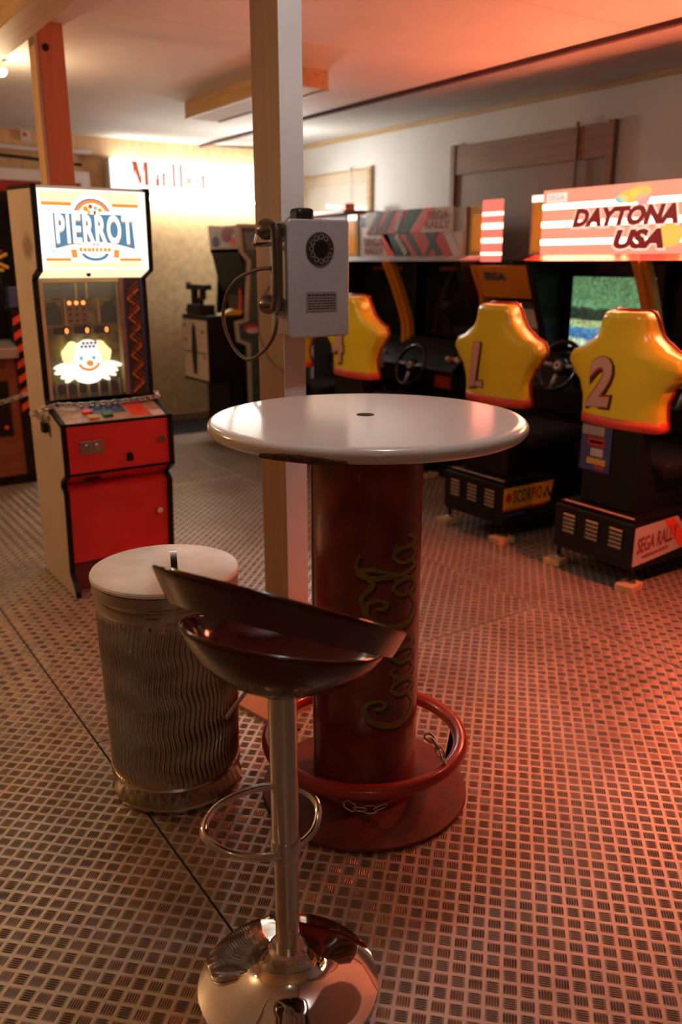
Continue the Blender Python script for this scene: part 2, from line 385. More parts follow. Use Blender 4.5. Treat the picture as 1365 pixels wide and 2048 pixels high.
LINK = {}
def link_mesh(L, r, m):
    k = (L, r, m)
    if k in LINK: return LINK[k]
    W = L * 0.30; pts = []
    for i in range(14):
        a = 2 * PI * i / 14; c, s_ = math.cos(a), math.sin(a)
        pts.append((c * W + (L / 2 - W) * (1 if c > 0 else -1), s_ * W, 0))
    b = MB().tube(pts, r, 6, closed=True)
    me = bpy.data.meshes.new('link'); me.from_pydata(b.v, [], b.f); me.materials.append(M[m])
    for p in me.polygons: p.use_smooth = True
    LINK[k] = me; return me
def chain(name, pts, L, r, m, label, cat='chain', group=None):
    path = smooth_path(pts, 24); base = path[0].copy()
    root = thing(name, base, label, cat, group)
    step = L * 0.76; d = [0]
    for a, b in zip(path, path[1:]): d.append(d[-1] + (b - a).length)
    i = 0; s = step / 2; k = 0; roll0 = 0.5
    while s < d[-1]:
        while d[i + 1] < s: i += 1
        t = (s - d[i]) / (d[i + 1] - d[i]); p = path[i].lerp(path[i + 1], t); dr = (path[i + 1] - path[i]).normalized()
        o = bpy.data.objects.new('link', link_mesh(L, r, m)); COL.objects.link(o); o.parent = root
        q = dr.to_track_quat('X', 'Z').to_matrix().to_4x4() @ Matrix.Rotation(roll0 + (PI / 2 if k % 2 else 0), 4, 'X')
        q.translation = p - base
        o.matrix_local = q
        s += step; k += 1
    return root

# ------------------------------------------------------------------ room shell
CZ = 2.58; WX = 4.80; WZ = 2.64; BY = 7.90; BX = 3.68; LX = -2.4; FY = -2.6
fl = box('floor', 'black_soft', None, LX, WX, FY, BY, -0.08, -0.004)
tag(fl, 'worn metal checker plate floor of the arcade', 'floor', kind='structure')
SW, SL = 2.07, 3.0
def sheet_mesh():
    b = MB().box(-SW / 2 + 0.0032, SW / 2 - 0.0032, -SL / 2 + 0.0032, SL / 2 - 0.0032, -0.004, 0.0)
    me = bpy.data.meshes.new('floor_sheet'); me.from_pydata(b.v, [], b.f); me.materials.append(M['floor_plate']); return me
def tread_mesh():
    vs = []; fs = []; p = P_TREAD; s2 = math.sqrt(0.5)
    hx = SW / 2 - 0.02; hy = SL / 2 - 0.02; n = int((hx + hy) / p) + 2
    for i in range(-n, n + 1):
        for j in range(-n, n + 1):
            x = (i + j) * p; y = (i - j) * p
            if abs(x) > hx or abs(y) > hy: continue
            hor = (i + j) % 2
            d = (s2, s2) if hor else (s2, -s2); e = (-d[1], d[0])
            for k in range(-2, 3):
                cx = x + e[0] * k * 0.0060; cy = y + e[1] * k * 0.0060
                L = 0.0148 - 0.0004 * abs(k); W = 0.0025; h = 0.0013
                q = len(vs)
                for a, b_, z in ((-L, 0, 0), (-L * .55, -W, 0), (L * .55, -W, 0), (L, 0, 0), (L * .55, W, 0), (-L * .55, W, 0), (-L * .6, 0, h), (L * .6, 0, h)):
                    vs.append((cx + d[0] * a + e[0] * b_, cy + d[1] * a + e[1] * b_, z))
                fs += [(q + 1, q + 2, q + 7, q + 6), (q + 4, q + 5, q + 6, q + 7), (q, q + 1, q + 6), (q + 5, q, q + 6), (q + 2, q + 3, q + 7), (q + 3, q + 4, q + 7)]
    me = bpy.data.meshes.new('tread'); me.from_pydata(vs, [], fs); me.materials.append(M['tread']); return me
SM, TM = sheet_mesh(), tread_mesh()
for col, (xc, ys) in enumerate(((0.70 - SW / 2, (-0.30, 2.70, 5.70)), (0.70 + SW / 2, (0.99, 3.99, 6.99)), (2.77 + SW / 2, (-0.30, 2.70, 5.70)))):
    for y in ys:
        if y + SL / 2 > BY: pass
        o = bpy.data.objects.new('floor_sheet', SM); COL.objects.link(o); o.parent = fl
        o.location = Vector((xc, y, 0)) - fl.location
        t = bpy.data.objects.new('tread', TM); COL.objects.link(t); t.parent = o; t['kind'] = 'stuff'

# ceiling: boards with open joints, flat part and the rising strip by the right wall
ce = MB().box(LX, BX, FY, BY, CZ + 0.012, CZ + 0.08).build('ceiling', 'black_soft', None)
tag(ce, 'boarded ceiling of pale panels glowing orange above the racing seats', 'ceiling', kind='structure')
ys = [FY, -0.9, 1.05, 2.94, 4.05, 6.0, BY]; xs = [LX, -0.35, 1.30, BX]
for i in range(len(xs) - 1):
    for j in range(len(ys) - 1):
        g = 0.0018
        box('ceiling_panel', 'ceiling', ce, xs[i] + g, xs[i + 1] - g, ys[j] + g, ys[j + 1] - g, CZ, CZ + 0.012)
c2 = MB().prism([(BX, CZ), (WX, WZ), (WX, WZ + 0.06), (BX, CZ + 0.06)], 'y', FY, BY).build('ceiling_strip', mat('shade_toned_strip', (0.50, 0.46, 0.42), 0.75, var=0.06, scale=2), ce)  # strip colour darkened to stand in for shade beyond the batten
tb = MB().box(BX - 0.012, BX + 0.022, FY, BY, CZ - 0.022, CZ).build('trim_1', 'dark_batten', None)
tag(tb, 'thin dark red batten running along the ceiling joint', 'trim', kind='structure')
tr = MB().box(WX - 0.022, WX, FY, BY, WZ - 0.035, WZ - 0.002).build('trim_2', 'pine_y', None)
tag(tr, 'thin wooden trim between white side wall and ceiling', 'trim', kind='structure')
wr = box('wall_right', 'white_wall', None, WX, WX + 0.1, FY, BY + 0.1, 0, WZ + 0.1)
tag(wr, 'white painted side wall behind the racing machines', 'wall', kind='structure')
wb = box('wall_back', 'osb', None, LX, WX, BY, BY + 0.1, 0, WZ + 0.1)
tag(wb, 'chipboard back wall under the lit white sign', 'wall', kind='structure')
tag(box('wall_left', 'osb', None, LX - 0.1, LX, FY, BY, 0, WZ + 0.1), 'chipboard wall on the left out of sight', 'wall', kind='structure')
tag(box('wall_front', 'osb', None, LX, WX, FY - 0.1, FY, 0, WZ + 0.1), 'chipboard wall behind the viewer', 'wall', kind='structure')
tag(box('trim_3', 'pine', None, LX, 4.75, BY - 0.035, BY, 2.425, CZ, 0.004), 'pale wooden board along the top of the back wall', 'trim', kind='structure')
tag(box('baseboard_back', 'brown_wood', None, LX, WX, BY - 0.02, BY, 0, 0.07), 'low wooden baseboard on the back wall', 'baseboard', kind='structure')

# ceiling beam and orange post
bm_ = MB().box(1.02, 1.17, FY, BY - 0.04, CZ - 0.12, CZ).build('trim_4', 'pine_y', None, bevel=0.004)
tag(bm_, 'rough yellowish wooden beam at the ceiling, top left', 'beam', kind='structure')
po = thing('wooden_post', (1.31, 4.41, 0), 'orange stained square wooden post rising behind the clown game cabinet', 'post')
box('shaft', 'orange_wood', po, 1.252, 1.372, 4.36, 4.46, 0, CZ, 0.003)
box('pale_edge_strip', 'pine', po, 1.236, 1.2515, 4.362, 4.46, 0, CZ - 0.01)
MB().cyl((1.285, 4.362, 2.47), (1.285, 4.350, 2.47), 0.017, 0.015, 12).build('bolt_head', 'black_soft', po)

# painted post with the telephone
pp = thing('support_post', (1.5175, 2.6425, 0), 'cream painted timber post between table and telephone', 'post')
box('shaft', wood('tan_post_wood', (0.25, 0.15, 0.08), (0.31, 0.195, 0.11), stretch=(10, 10, 0.5)), pp, 1.475, 1.561, 2.554, 2.735, 0, CZ, 0.003)
box('painted_face', 'cream_paint', pp, 1.4752, 1.5608, 2.5495, 2.5537, 0, CZ)
MB().tube([(1.572, 2.60, 0.02), (1.572, 2.60, 1.25)], 0.009, 10).build('metal_conduit', 'steel', pp, smooth='auto')
fb = MB().prism([(1.19, 2.47), (1.235, 2.26), (1.52, 2.32), (1.47, 2.53)], 'z', 0.0, 0.012).build('wood_offcut', 'cardboard', None)
tag(fb, 'thin bare wooden board lying on the floor behind the stool', 'board')

# back wall: window, pipe, alarm box
wn = thing('window_1', (2.1, BY, 1.0), 'white framed window with red blind on the back wall', 'window'); wn['kind'] = 'structure'
box('window_frame', 'plastic_white', wn, 1.20, 2.60, BY - 0.05, BY, 2.185, 2.28, 0.004)
box('window_frame', 'plastic_white', wn, 2.515, 2.60, BY - 0.05, BY, 1.00, 2.185, 0.004)
box('window_frame', 'plastic_white', wn, 1.20, 1.285, BY - 0.05, BY, 1.00, 2.185, 0.004)
box('window_frame', 'plastic_white', wn, 1.285, 2.515, BY - 0.05, BY, 1.00, 1.07, 0.004)
box('blind', 'redcloth', wn, 1.285, 2.515, BY - 0.030, BY - 0.012, 2.10, 2.185)
box('pane', 'screen_off', wn, 1.285, 2.515, BY - 0.012, BY - 0.002, 1.07, 2.185)
tag(MB().tube([(1.0, BY - 0.02, 2.475), (2.1, BY - 0.02, 2.445), (2.63, BY - 0.02, 2.447)], 0.020, 12).xf(lambda v: v + Vector((0, -0.035, -0.005))).build('pipe', 'plastic_white', None, smooth='auto'),
    'white plastic pipe running along the top of the back wall', 'pipe')
tag(MB().tube([(1.0, BY - 0.014, 2.40), (2.0, BY - 0.014, 2.375), (2.55, BY - 0.014, 2.34)], 0.012, 8).build('cable', 'black_soft', None),
    'black cable under the white pipe on the back wall', 'cable')
ab = thing('alarm_box', (2.075, BY - 0.06, 2.5), 'small white alarm box with red button high on the back wall', 'alarm')
box('housing', 'plastic_white', ab, 2.035, 2.115, BY - 0.075, BY - 0.037, 2.495, 2.578, 0.004)
MB().cyl((2.07, BY - 0.076, 2.545), (2.07, BY - 0.086, 2.545), 0.018, 0.016, 12).build('button', 'cab_red', ab)
cl = thing('ceiling_spotlight', (1.285, 5.26, CZ - 0.09), 'small lit white lamp at the left edge under the ceiling', 'lamp')
MB().lathe((1.285, 5.26), [(0.02, CZ), (0.02, CZ - 0.02), (0.045, CZ - 0.055)], 20).build('lamp_housing', 'plastic_white', cl, smooth='auto')
MB().lathe((1.285, 5.26), [(0.03, CZ - 0.085), (0.042, CZ - 0.07), (0.043, CZ - 0.055)], 20).build('bulb', 'lamp_white', cl, smooth='auto')

# lit sign on the back wall
sg = thing('lit_sign', (3.6, BY - 0.1, 2.11), 'bright white lit sign reading Marlboro in red letters on the back wall', 'sign')
sy = BY - 0.16
box('housing', 'plastic_white', sg, 2.745, 4.46, sy + 0.012, BY - 0.036, 2.105, 2.405, 0.004)
box('sign_face', 'e_marlb', sg, 2.755, 4.45, sy, sy + 0.012, 2.115, 2.397)
def slab_letters():
    """tall condensed slab-serif letters, as strokes (x0,z0,x1,z1,width)"""
    b = MB(); thin = MB(); y0, y1 = sy - 0.004, sy
    Z0, ZX, Z1 = 2.185, 2.30, 2.385
    def q(bb, pts): bb.prism(pts, 'y', y0, y1)
    def stem(bb, x, z0, z1, wd=0.018, serif=True):
        wd *= 1.25
        q(bb, [(x, z0), (x + wd, z0), (x + wd, z1), (x, z1)])
        if serif: q(bb, [(x - 0.012, z0), (x + wd + 0.012, z0), (x + wd + 0.012, z0 + 0.006), (x - 0.012, z0 + 0.006)])
    def bowl(bb, cx, cz, rx, rz, wd, a0=0, a1=2 * PI, n=20):
        for i in range(n):
            p = a0 + (a1 - a0) * i / n; r = a0 + (a1 - a0) * (i + 1) / n
            wa = wd * (0.25 + 0.75 * abs(math.cos(p))); wb_ = wd * (0.25 + 0.75 * abs(math.cos(r)))
            q(bb, [(cx + rx * math.cos(p), cz + rz * math.sin(p)), (cx + rx * math.cos(r), cz + rz * math.sin(r)),
                   (cx + (rx - wb_) * math.cos(r), cz + (rz - wb_ * .5) * math.sin(r)), (cx + (rx - wa) * math.cos(p), cz + (rz - wa * .5) * math.sin(p))])
    x = 2.955
    stem(b, x + 0.004, Z0, Z1, 0.008)
    q(b, [(x - 0.01, Z1), (x + 0.045, Z1), (x + 0.082, Z0 + 0.03), (x + 0.062, Z0)])
    q(b, [(x + 0.062, Z0), (x + 0.075, Z0 + 0.03), (x + 0.118, Z1), (x + 0.108, Z1)])
    stem(b, x + 0.108, Z0, Z1, 0.030)
    q(b, [(x + 0.10, Z1 - 0.006), (x + 0.155, Z1 - 0.006), (x + 0.155, Z1), (x + 0.10, Z1)])
    hz = (ZX - Z0) / 2
    bowl(thin, 3.150, Z0 + 0.032, 0.036, 0.034, 0.016); stem(thin, 3.180, Z0, ZX - 0.02, 0.017); bowl(thin, 3.165, ZX - 0.03, 0.034, 0.03, 0.012, 0, PI)
    stem(thin, 3.235, Z0, ZX, 0.018); bowl(thin, 3.275, ZX - 0.03, 0.030, 0.03, 0.014, 0.2, PI)
    stem(thin, 3.335, Z0, Z1, 0.018); stem(thin, 3.405, Z0, Z1, 0.018); bowl(thin, 3.445, Z0 + hz, 0.045, hz, 0.018, -PI / 2 - .4, PI / 2 + .4)
    bowl(thin, 3.545, Z0 + hz, 0.048, hz, 0.018)
    stem(thin, 3.625, Z0, ZX, 0.018); bowl(thin, 3.665, ZX - 0.03, 0.030, 0.03, 0.014, 0.2, PI)
    bowl(thin, 3.755, Z0 + hz, 0.048, hz, 0.018)
    return b, thin
MB().tube([(2.95, BY - 0.10, 2.078), (4.42, BY - 0.10, 2.078)], 0.013, 12).build('tube_and_added_glow', 'e_tube', sg)
box('tube_and_added_glow', 'e_added_glow', sg, 2.80, 4.42, BY - 0.13, BY - 0.05, 2.4055, 2.410)  # unseen glowing strip added on top of the sign to light the ceiling
b1, b2 = slab_letters()
b1.build('lettering', 'e_marlb_txt', sg); b2.build('lettering', 'e_marlb_thin', sg)

# fluorescent box on the ceiling
fx = thing('ceiling_fixture', (2.82, 5.2, CZ - 0.10), 'unlit long wooden box light fixture on the ceiling behind the post', 'light fixture')
box('housing', 'pine_y', fx, 2.675, 2.945, 4.52, 5.94, CZ - 0.098, CZ, 0.003)
box('edge_trim', 'plastic_white', fx, 2.668, 2.690, 4.52, 5.94, CZ - 0.105, CZ - 0.0985)
box('edge_trim', 'plastic_white', fx, 2.930, 2.952, 4.52, 5.94, CZ - 0.105, CZ - 0.0985)

# framed boards on the side wall
def framed(name, y0, y1, z0, z1, mb, mp, label, pane=False, top=0.22):
    t = thing(name, (WX, (y0 + y1) / 2, z0), label, 'frame')
    box('backing_board', mp, t, WX - 0.012, WX, y0 + 0.05, y1 - 0.05, z0, z1 - 0.05)
    box('side_rail', mb, t, WX - 0.045, WX, y0, y0 + 0.055, z0, z1, 0.004)
    box('side_rail', mb, t, WX - 0.045, WX, y1 - 0.055, y1, z0, z1, 0.004)
    box('top_rail', mb, t, WX - 0.035, WX - 0.0125, y0 + 0.055, y1 - 0.055, z1 - top, z1 - 0.012, 0.004)
    box('batten', mb, t, WX - 0.050, WX - 0.0355, y0 + 0.30, y0 + 0.315, z0, z1 + 0.02)
    if pane: box('plastic_sheet', 'foil', t, WX - 0.060, WX - 0.057, y0 + 0.02, y1 - 0.02, z0, z1 - 0.03)
    return t
framed('wall_frame', 3.93, 5.53, 1.2, 2.405, 'brown_wood', mat('brown_grey_board', (0.26, 0.19, 0.15), 0.6, var=0.12, scale=3),
       'large brown wooden frame on white wall above the racing screens')
framed('wall_frame', 6.62, 7.80, 1.2, 2.35, 'pine_y', mat('pale_board', (0.50, 0.42, 0.33), 0.6, var=0.08, scale=3),
       'pale wooden frame covered with plastic sheet on wall beside the post', True, 0.12)

# ------------------------------------------------------------------ bar table
TX, TY = 1.293, 1.803
tb_ = thing('bar_table', (TX, TY, 0), 'tall round white topped bar table on a red drinks can column', 'table')
TZ = 0.025
prof = [(0.38, 1.068 + TZ)]
for i in range(9):
    a = -PI / 2 + PI * i / 8; prof.append((0.405 + 0.0165 * math.cos(a), 1.0865 + TZ + 0.0185 * math.sin(a)))
prof += [(0.39, 1.1052 + TZ)]
MB().lathe((TX, TY), prof, 128).build('tabletop', 'white_lam', tb_, smooth='auto')
MB().lathe((TX + 0.008, TY + 0.02), [(0.0, 1.1054 + TZ), (0.024, 1.1054 + TZ), (0.024, 1.1060 + TZ), (0.0, 1.1060 + TZ)], 28, caps=False).build('hole_cover', 'black_soft', tb_)
# broken edge under the rim at the left
ca = math.atan2(-1.80, -1.293)
chip = MB(); rows = []
for i in range(15):
    a = ca - 0.62 + 0.52 * i / 14; e = math.sin(PI * i / 14)
    rows.append([(TX + r * math.cos(a), TY + r * math.sin(a), z + TZ) for r, z in
                 ((0.38, 1.066), (0.4125, 1.0655), (0.4232, 1.071 + 0.003 * e), (0.4238, 1.076 + 0.010 * e + 0.002 * math.sin(i * 2.1)), (0.419, 1.0775 + 0.010 * e))])
chip.grid(rows).build('broken_edge', 'chip', tb_, smooth=True)
CR = 0.152
MB().lathe((TX, TY), [(CR + 0.004, 0.02), (CR + 0.004, 0.04), (CR, 0.045), (CR, 1.05 + TZ), (CR + 0.004, 1.055 + TZ), (CR + 0.004, 1.067 + TZ)], 96).build('can_column', 'can_red', tb_, smooth='auto')
sa = ca - 1.28
MB().add([(TX + r * math.cos(sa + d), TY + r * math.sin(sa + d), z) for z in (0.05, 1.05) for r, d in ((CR, -0.03), (CR + 0.003, -0.03), (CR + 0.003, 0.03), (CR, 0.03))],
         [(0, 1, 5, 4), (1, 2, 6, 5), (2, 3, 7, 6), (0, 3, 2, 1), (4, 5, 6, 7)]).build('metal_seam', 'steel', tb_)
MB().lathe((TX, TY), [(0.302, 0.001), (0.306, 0.006), (0.304, 0.013), (0.29, 0.016), (0.15, 0.021)], 96).build('base_plate', 'base_red', tb_, smooth='auto')
RR, RZ, RT = 0.283, 0.175, 0.0215
MB().tube([(TX + RR * math.cos(2 * PI * i / 96), TY + RR * math.sin(2 * PI * i / 96), RZ) for i in range(96)], RT, 18, closed=True).build('foot_ring', 'ring_red', tb_, smooth=True)
ra = math.atan2(-math.sin(math.radians(33.85)), math.cos(math.radians(33.85)))
for d in (0.22, PI - 0.30, PI / 2 + 0.1):
    c, s_ = math.cos(ra + d), math.sin(ra + d)
    MB().tube([(TX + (RR - 0.004) * c, TY + (RR - 0.004) * s_, RZ - 0.016), (TX + (RR - 0.025) * c, TY + (RR - 0.025) * s_, 0.013)], 0.009, 10).build('strut', 'black_soft', tb_, smooth='auto')

# script lettering on the can: brush strokes laid out in (u along the word, v up), wrapped round the column
def ribbon(strokes, m, name, u0, us, vs_, lift, du=0, dv=0, grow=0.0):
    b = MB(); th0 = ca + 1.05
    def pt(u, v, r):
        z = u0 + (u + du) * us; a = th0 - (v + dv) * vs_ / CR
        return (TX + r * math.cos(a), TY + r * math.sin(a), z)
    for pts, wd in strokes:
        P = smooth_path([(x, y, 0) for x, y in pts], 7); n = len(P); L = []; R = []
        for i, p in enumerate(P):
            t = P[min(i + 1, n - 1)] - P[max(i - 1, 0)]
            tw = Vector((t.x * us, t.y * vs_, 0)).normalized(); nr = Vector((-tw.y, tw.x, 0))
            f = i / (n - 1); ww = (wd * (0.35 + 0.65 * math.sin(PI * min(1, max(0, f * 0.96 + 0.02))) ** 0.7) + grow) / 2
            L.append((p.x + nr.x * ww / us, p.y + nr.y * ww / vs_)); R.append((p.x - nr.x * ww / us, p.y - nr.y * ww / vs_))
        rows = [[pt(*l, CR - 0.001), pt(*l, CR + lift), pt((l[0] + r[0]) / 2, (l[1] + r[1]) / 2, CR + lift), pt(*r, CR + lift), pt(*r, CR - 0.001)] for l, r in zip(L, R)]
        b.grid(rows)
    return b.build(name, m, tb_)
W1, W2 = 0.020, 0.014
def cap_c(x, sw):
    s = [([(x + 0.98, .78), (x + 0.90, .99), (x + .62, 1.03), (x + .30, .86), (x + .12, .50), (x + .22, .12), (x + .58, -.02), (x + .95, .12), (x + 1.12, .30)], W1),
         ([(x + .98, .78), (x + .86, .66), (x + .72, .72), (x + .74, .86)], W2)]
    if sw: s.append(([(x + .62, 1.03), (x + 1.05, 1.06), (x + 1.5, .92), (x + 1.9, .98), (x + 2.2, 1.16)], W1))
    return s
def low_o(x): return [([(x + .30, .56), (x + .08, .42), (x + .06, .14), (x + .26, .0), (x + .48, .16), (x + .46, .44), (x + .26, .56), (x + .16, .44)], W2), ([(x + .40, .50), (x + .62, .50)], 0.008)]
def low_c(x): return [([(x + .40, .46), (x + .30, .57), (x + .10, .44), (x + .07, .16), (x + .24, .0), (x + .46, .10), (x + .58, .24)], W2)]
def low_a(x): return low_o(x) + [([(x + .50, .56), (x + .48, .22), (x + .56, .02), (x + .74, .12), (x + .82, .26)], W2)]
def low_l(x): return [([(x + .02, .20), (x + .22, .55), (x + .38, .95), (x + .28, 1.16), (x + .14, .95), (x + .16, .35), (x + .28, .02), (x + .46, .12), (x + .54, .26)], W2)]
word = cap_c(0, False) + low_o(.98) + low_c(1.50) + low_a(1.98) + [([(2.84, .30), (3.04, .38), (3.14, .34)], W2)] + cap_c(3.02, False) + low_o(4.0) + low_l(4.50) + low_a(4.92)
word += [([(3.62, 1.03), (4.05, 1.10), (4.42, .92), (4.62, .98), (4.95, 1.20), (5.30, 1.12)], W2)]
lab = [ribbon(word, 'gold_dark', 'lettering', 0.275, 0.098, 0.155, 0.0008, du=-0.10, dv=-0.03, grow=0.003), ribbon(word, 'gold', 'lettering', 0.275, 0.098, 0.155, 0.0016)]

# chains on the foot ring
def ringp(a, r=RR, z=RZ): return (TX + r * math.cos(ca + a), TY + r * math.sin(ca + a), z)
chain('chain', [ringp(-1.35, 0.20, 0.215), ringp(-1.22, 0.225, 0.225), ringp(-1.08, 0.255, 0.207), ringp(-0.92, 0.285, 0.203), ringp(-0.78, 0.309, 0.185)], 0.034, 0.0035, 'steel',
      'steel chain looped over the left of the red foot ring', group=None)
chain('chain', [ringp(1.08, 0.20, 0.235), ringp(1.02, 0.232, 0.228), ringp(0.95, 0.265, 0.209), ringp(0.86, 0.290, 0.202)], 0.034, 0.0035, 'steel',
      'short steel chain over the right of the red foot ring')
chain('chain', [ringp(-0.16, 0.300, 0.150), ringp(-0.06, 0.303, 0.138), ringp(0.10, 0.303, 0.138), ringp(0.22, 0.300, 0.150)], 0.036, 0.0022, 'steel',
      'thin wire links hanging under the front of the foot ring')

# ------------------------------------------------------------------ bar stool
SX, SY = 0.735, 1.303
st = thing('bar_stool', (SX, SY, 0), 'glossy dark red bar stool on a chrome gas lift and round base', 'stool')
pr_ = [(0.196, 0.0), (0.1985, 0.004), (0.197, 0.009)]
for r, z in ((0.185, 0.0125), (0.165, 0.017), (0.14, 0.021), (0.115, 0.0255), (0.09, 0.031), (0.072, 0.038), (0.060, 0.047), (0.051, 0.060), (0.045, 0.075), (0.041, 0.090)): pr_.append((r, z))
base = MB().lathe((SX, SY), pr_, 96).build('base', 'chrome', st, smooth='auto')
MB().lathe((SX, SY), [(0.040, 0.088), (0.043, 0.091), (0.043, 0.098), (0.036, 0.103)], 48).build('collar', 'chrome', st, smooth='auto')
MB().lathe((SX, SY), [(0.0255, 0.10), (0.0255, 0.335)], 40).build('lower_tube', 'chrome_soft', st, smooth='auto')
MB().lathe((SX, SY), [(0.0300, 0.328), (0.0315, 0.333), (0.0315, 0.372), (0.0300, 0.376)], 40).build('clamp_ring', 'chrome_soft', st, smooth='auto')
MB().lathe((SX, SY), [(0.0285, 0.375), (0.0285, 0.735)], 40).build('upper_tube', 'chrome_soft', st, smooth='auto')
# foot loop: D shaped tube around the column
lp = smooth_path([(0.712, 1.288, 0.352), (0.655, 1.288, 0.372), (0.600, 1.318, 0.392), (0.585, 1.375, 0.405), (0.640, 1.428, 0.412), (0.735, 1.440, 0.412), (0.815, 1.412, 0.405), (0.840, 1.350, 0.392), (0.805, 1.300, 0.372), (0.757, 1.290, 0.352)], 8)
MB().tube(lp, 0.0085, 12).build('foot_loop', 'chrome', st, smooth=True)
MB().tube(smooth_path([(0.717, 1.33, 0.725), (0.705, 1.36, 0.715), (0.680, 1.395, 0.66), (0.664, 1.412, 0.625)], 6), 0.0045, 8).build('height_lever', 'chrome_soft', st, smooth=True)
# seat: bowl and wrap-round band; stool faces azimuth fa
fa = math.radians(90 - 66)         # facing angle from +X
def seat_pt(r, ang, z): return (SX + 0.004 + r * math.cos(fa + ang), SY + r * math.sin(fa + ang), z)
def rim_z(ang): return 0.830 - 0.060 * math.cos(ang)
N = 72
rows = []
pro = [(0.030, 0.0), (0.070, 0.04), (0.108, 0.14), (0.145, 0.33), (0.172, 0.56), (0.188, 0.78), (0.195, 0.93), (0.197, 1.0)]
for r, f in pro:
    rows.append([seat_pt(r, 2 * PI * i / N, 0.733 + (rim_z(2 * PI * i / N) - 0.733) * f) for i in range(N)])
rimr = [[seat_pt(0.193, 2 * PI * i / N, rim_z(2 * PI * i / N) + 0.0035) for i in range(N)]]
inner = []
for r, f in reversed(pro):
    inner.append([seat_pt(max(0.004, r - 0.009), 2 * PI * i / N, 0.745 + (rim_z(2 * PI * i / N) - 0.745) * f) for i in range(N)])
bw = MB().grid(rows + rimr + inner, True)
bw.add([seat_pt(0.030, 2 * PI * i / N, 0.733) for i in range(N)], [tuple(range(N))])
bw.build('seat_bowl', 'abs_red', st, smooth=True)
MB().lathe((SX, SY), [(0.045, 0.722), (0.062, 0.728), (0.064, 0.738), (0.03, 0.742)], 40).build('seat_plate', 'black_soft', st, smooth='auto')
rows = [[] for _ in range(9)]
tl = 0.535
for i in range(N):
    a = 2 * PI * i / N
    h = 0.050 + 0.024 * (1 - math.cos(a)) / 2           # taller at the back
    zt = 0.905 - 0.238 * tl * math.cos(a)
    tilt = tl * math.cos(a)
    rt_, rb = 0.238, 0.212
    sec = [(rb, -h), (rb + (rt_ - rb) * 0.42, -h * 0.62), (rb + (rt_ - rb) * 0.78, -h * 0.28), (rt_, -0.004), (rt_ - 0.003, 0.0), (rt_ - 0.009, -0.003), (rb + (rt_ - rb) * 0.70 - 0.012, -h * 0.30), (rb + (rt_ - rb) * 0.32 - 0.012, -h * 0.64), (rb - 0.010, -h + 0.004)]
    for k, (r, dz) in enumerate(sec): rows[k].append(seat_pt(r, a, zt + dz + (0.238 - r) * tilt * 0.5))
rows.append(rows[0])
MB().grid(rows, True).build('backrest_band', 'abs_red', st, smooth=True)

# ------------------------------------------------------------------ waste bin
BXc, BYc = 0.846, 2.165
bn = thing('waste_bin', (BXc, BYc, 0), 'corrugated metal waste bin with pale lid behind the stool', 'bin')
def corr(r, z, a):
    env = min(1, max(0, (z - 0.085) / 0.02)) * min(1, max(0, (0.585 - z) / 0.02))
    wob = 0.75 * math.sin(z * 52 + 0.5 * math.sin(2 * a)) + 0.3 * math.sin(z * 23 + a)
    return r + env * 0.0027 * math.sin(82 * a + wob * 2.3)
pb = []
for i in range(61):
    z = 0.06 + 0.54 * i / 60; pb.append((0.1865 + 0.012 * (z / 0.6), z))
MB().lathe((BXc, BYc), pb, 820, corr).build('corrugated_body', 'bin', bn, smooth=True)
MB().lathe((BXc, BYc), [(0.186, 0.0), (0.194, 0.004), (0.195, 0.012), (0.1905, 0.020), (0.1915, 0.070), (0.194, 0.074), (0.1895, 0.080)], 96).build('bottom_band', 'bin', bn, smooth='auto')
MB().lathe((BXc, BYc), [(0.1985, 0.592), (0.2005, 0.596), (0.2005, 0.638), (0.198, 0.642)], 96).build('top_band', 'bin', bn, smooth='auto')
MB().lathe((BXc, BYc), [(0.2050, 0.670), (0.2095, 0.673), (0.2100, 0.680), (0.2070, 0.685), (0.200, 0.687), (0.10, 0.6885), (0.0, 0.690)], 96, caps=False).build('lid', 'lid', bn, smooth='auto')
MB().lathe((BXc, BYc), [(0.2035, 0.634), (0.2065, 0.638), (0.2070, 0.669)], 96, caps=False).build('lid_skirt', 'bin', bn, smooth='auto')
bc = math.atan2(-2.165, -0.846)
hp = smooth_path([(-0.062, 0, 0.690), (-0.060, 0, 0.712), (-0.03, 0, 0.727), (0.03, 0, 0.727), (0.060, 0, 0.712), (0.062, 0, 0.690)], 6)
MB().grid([[(BXc + 0.02 + 0.37 * p.x + 0.93 * q, BYc - 0.02 + 0.93 * p.x - 0.37 * q, p.z) for q in (-0.009, 0.009)] for p in hp]).build('lid_handle', 'bakelite', bn, solid=0.003)
la = bc - 0.18
lt = MB()
for d0, d1, z0, z1 in ((-0.13, 0.13, 0.590, 0.612), (-0.13, -0.075, 0.57, 0.59), (0.075, 0.13, 0.57, 0.59)):
    lt.grid([[(BXc + 0.204 * math.cos(la + d0 + (d1 - d0) * i / 8), BYc + 0.204 * math.sin(la + d0 + (d1 - d0) * i / 8), z) for i in range(9)] for z in (z0, z1)])
lt.build('latch', 'steel', bn, solid=0.004)

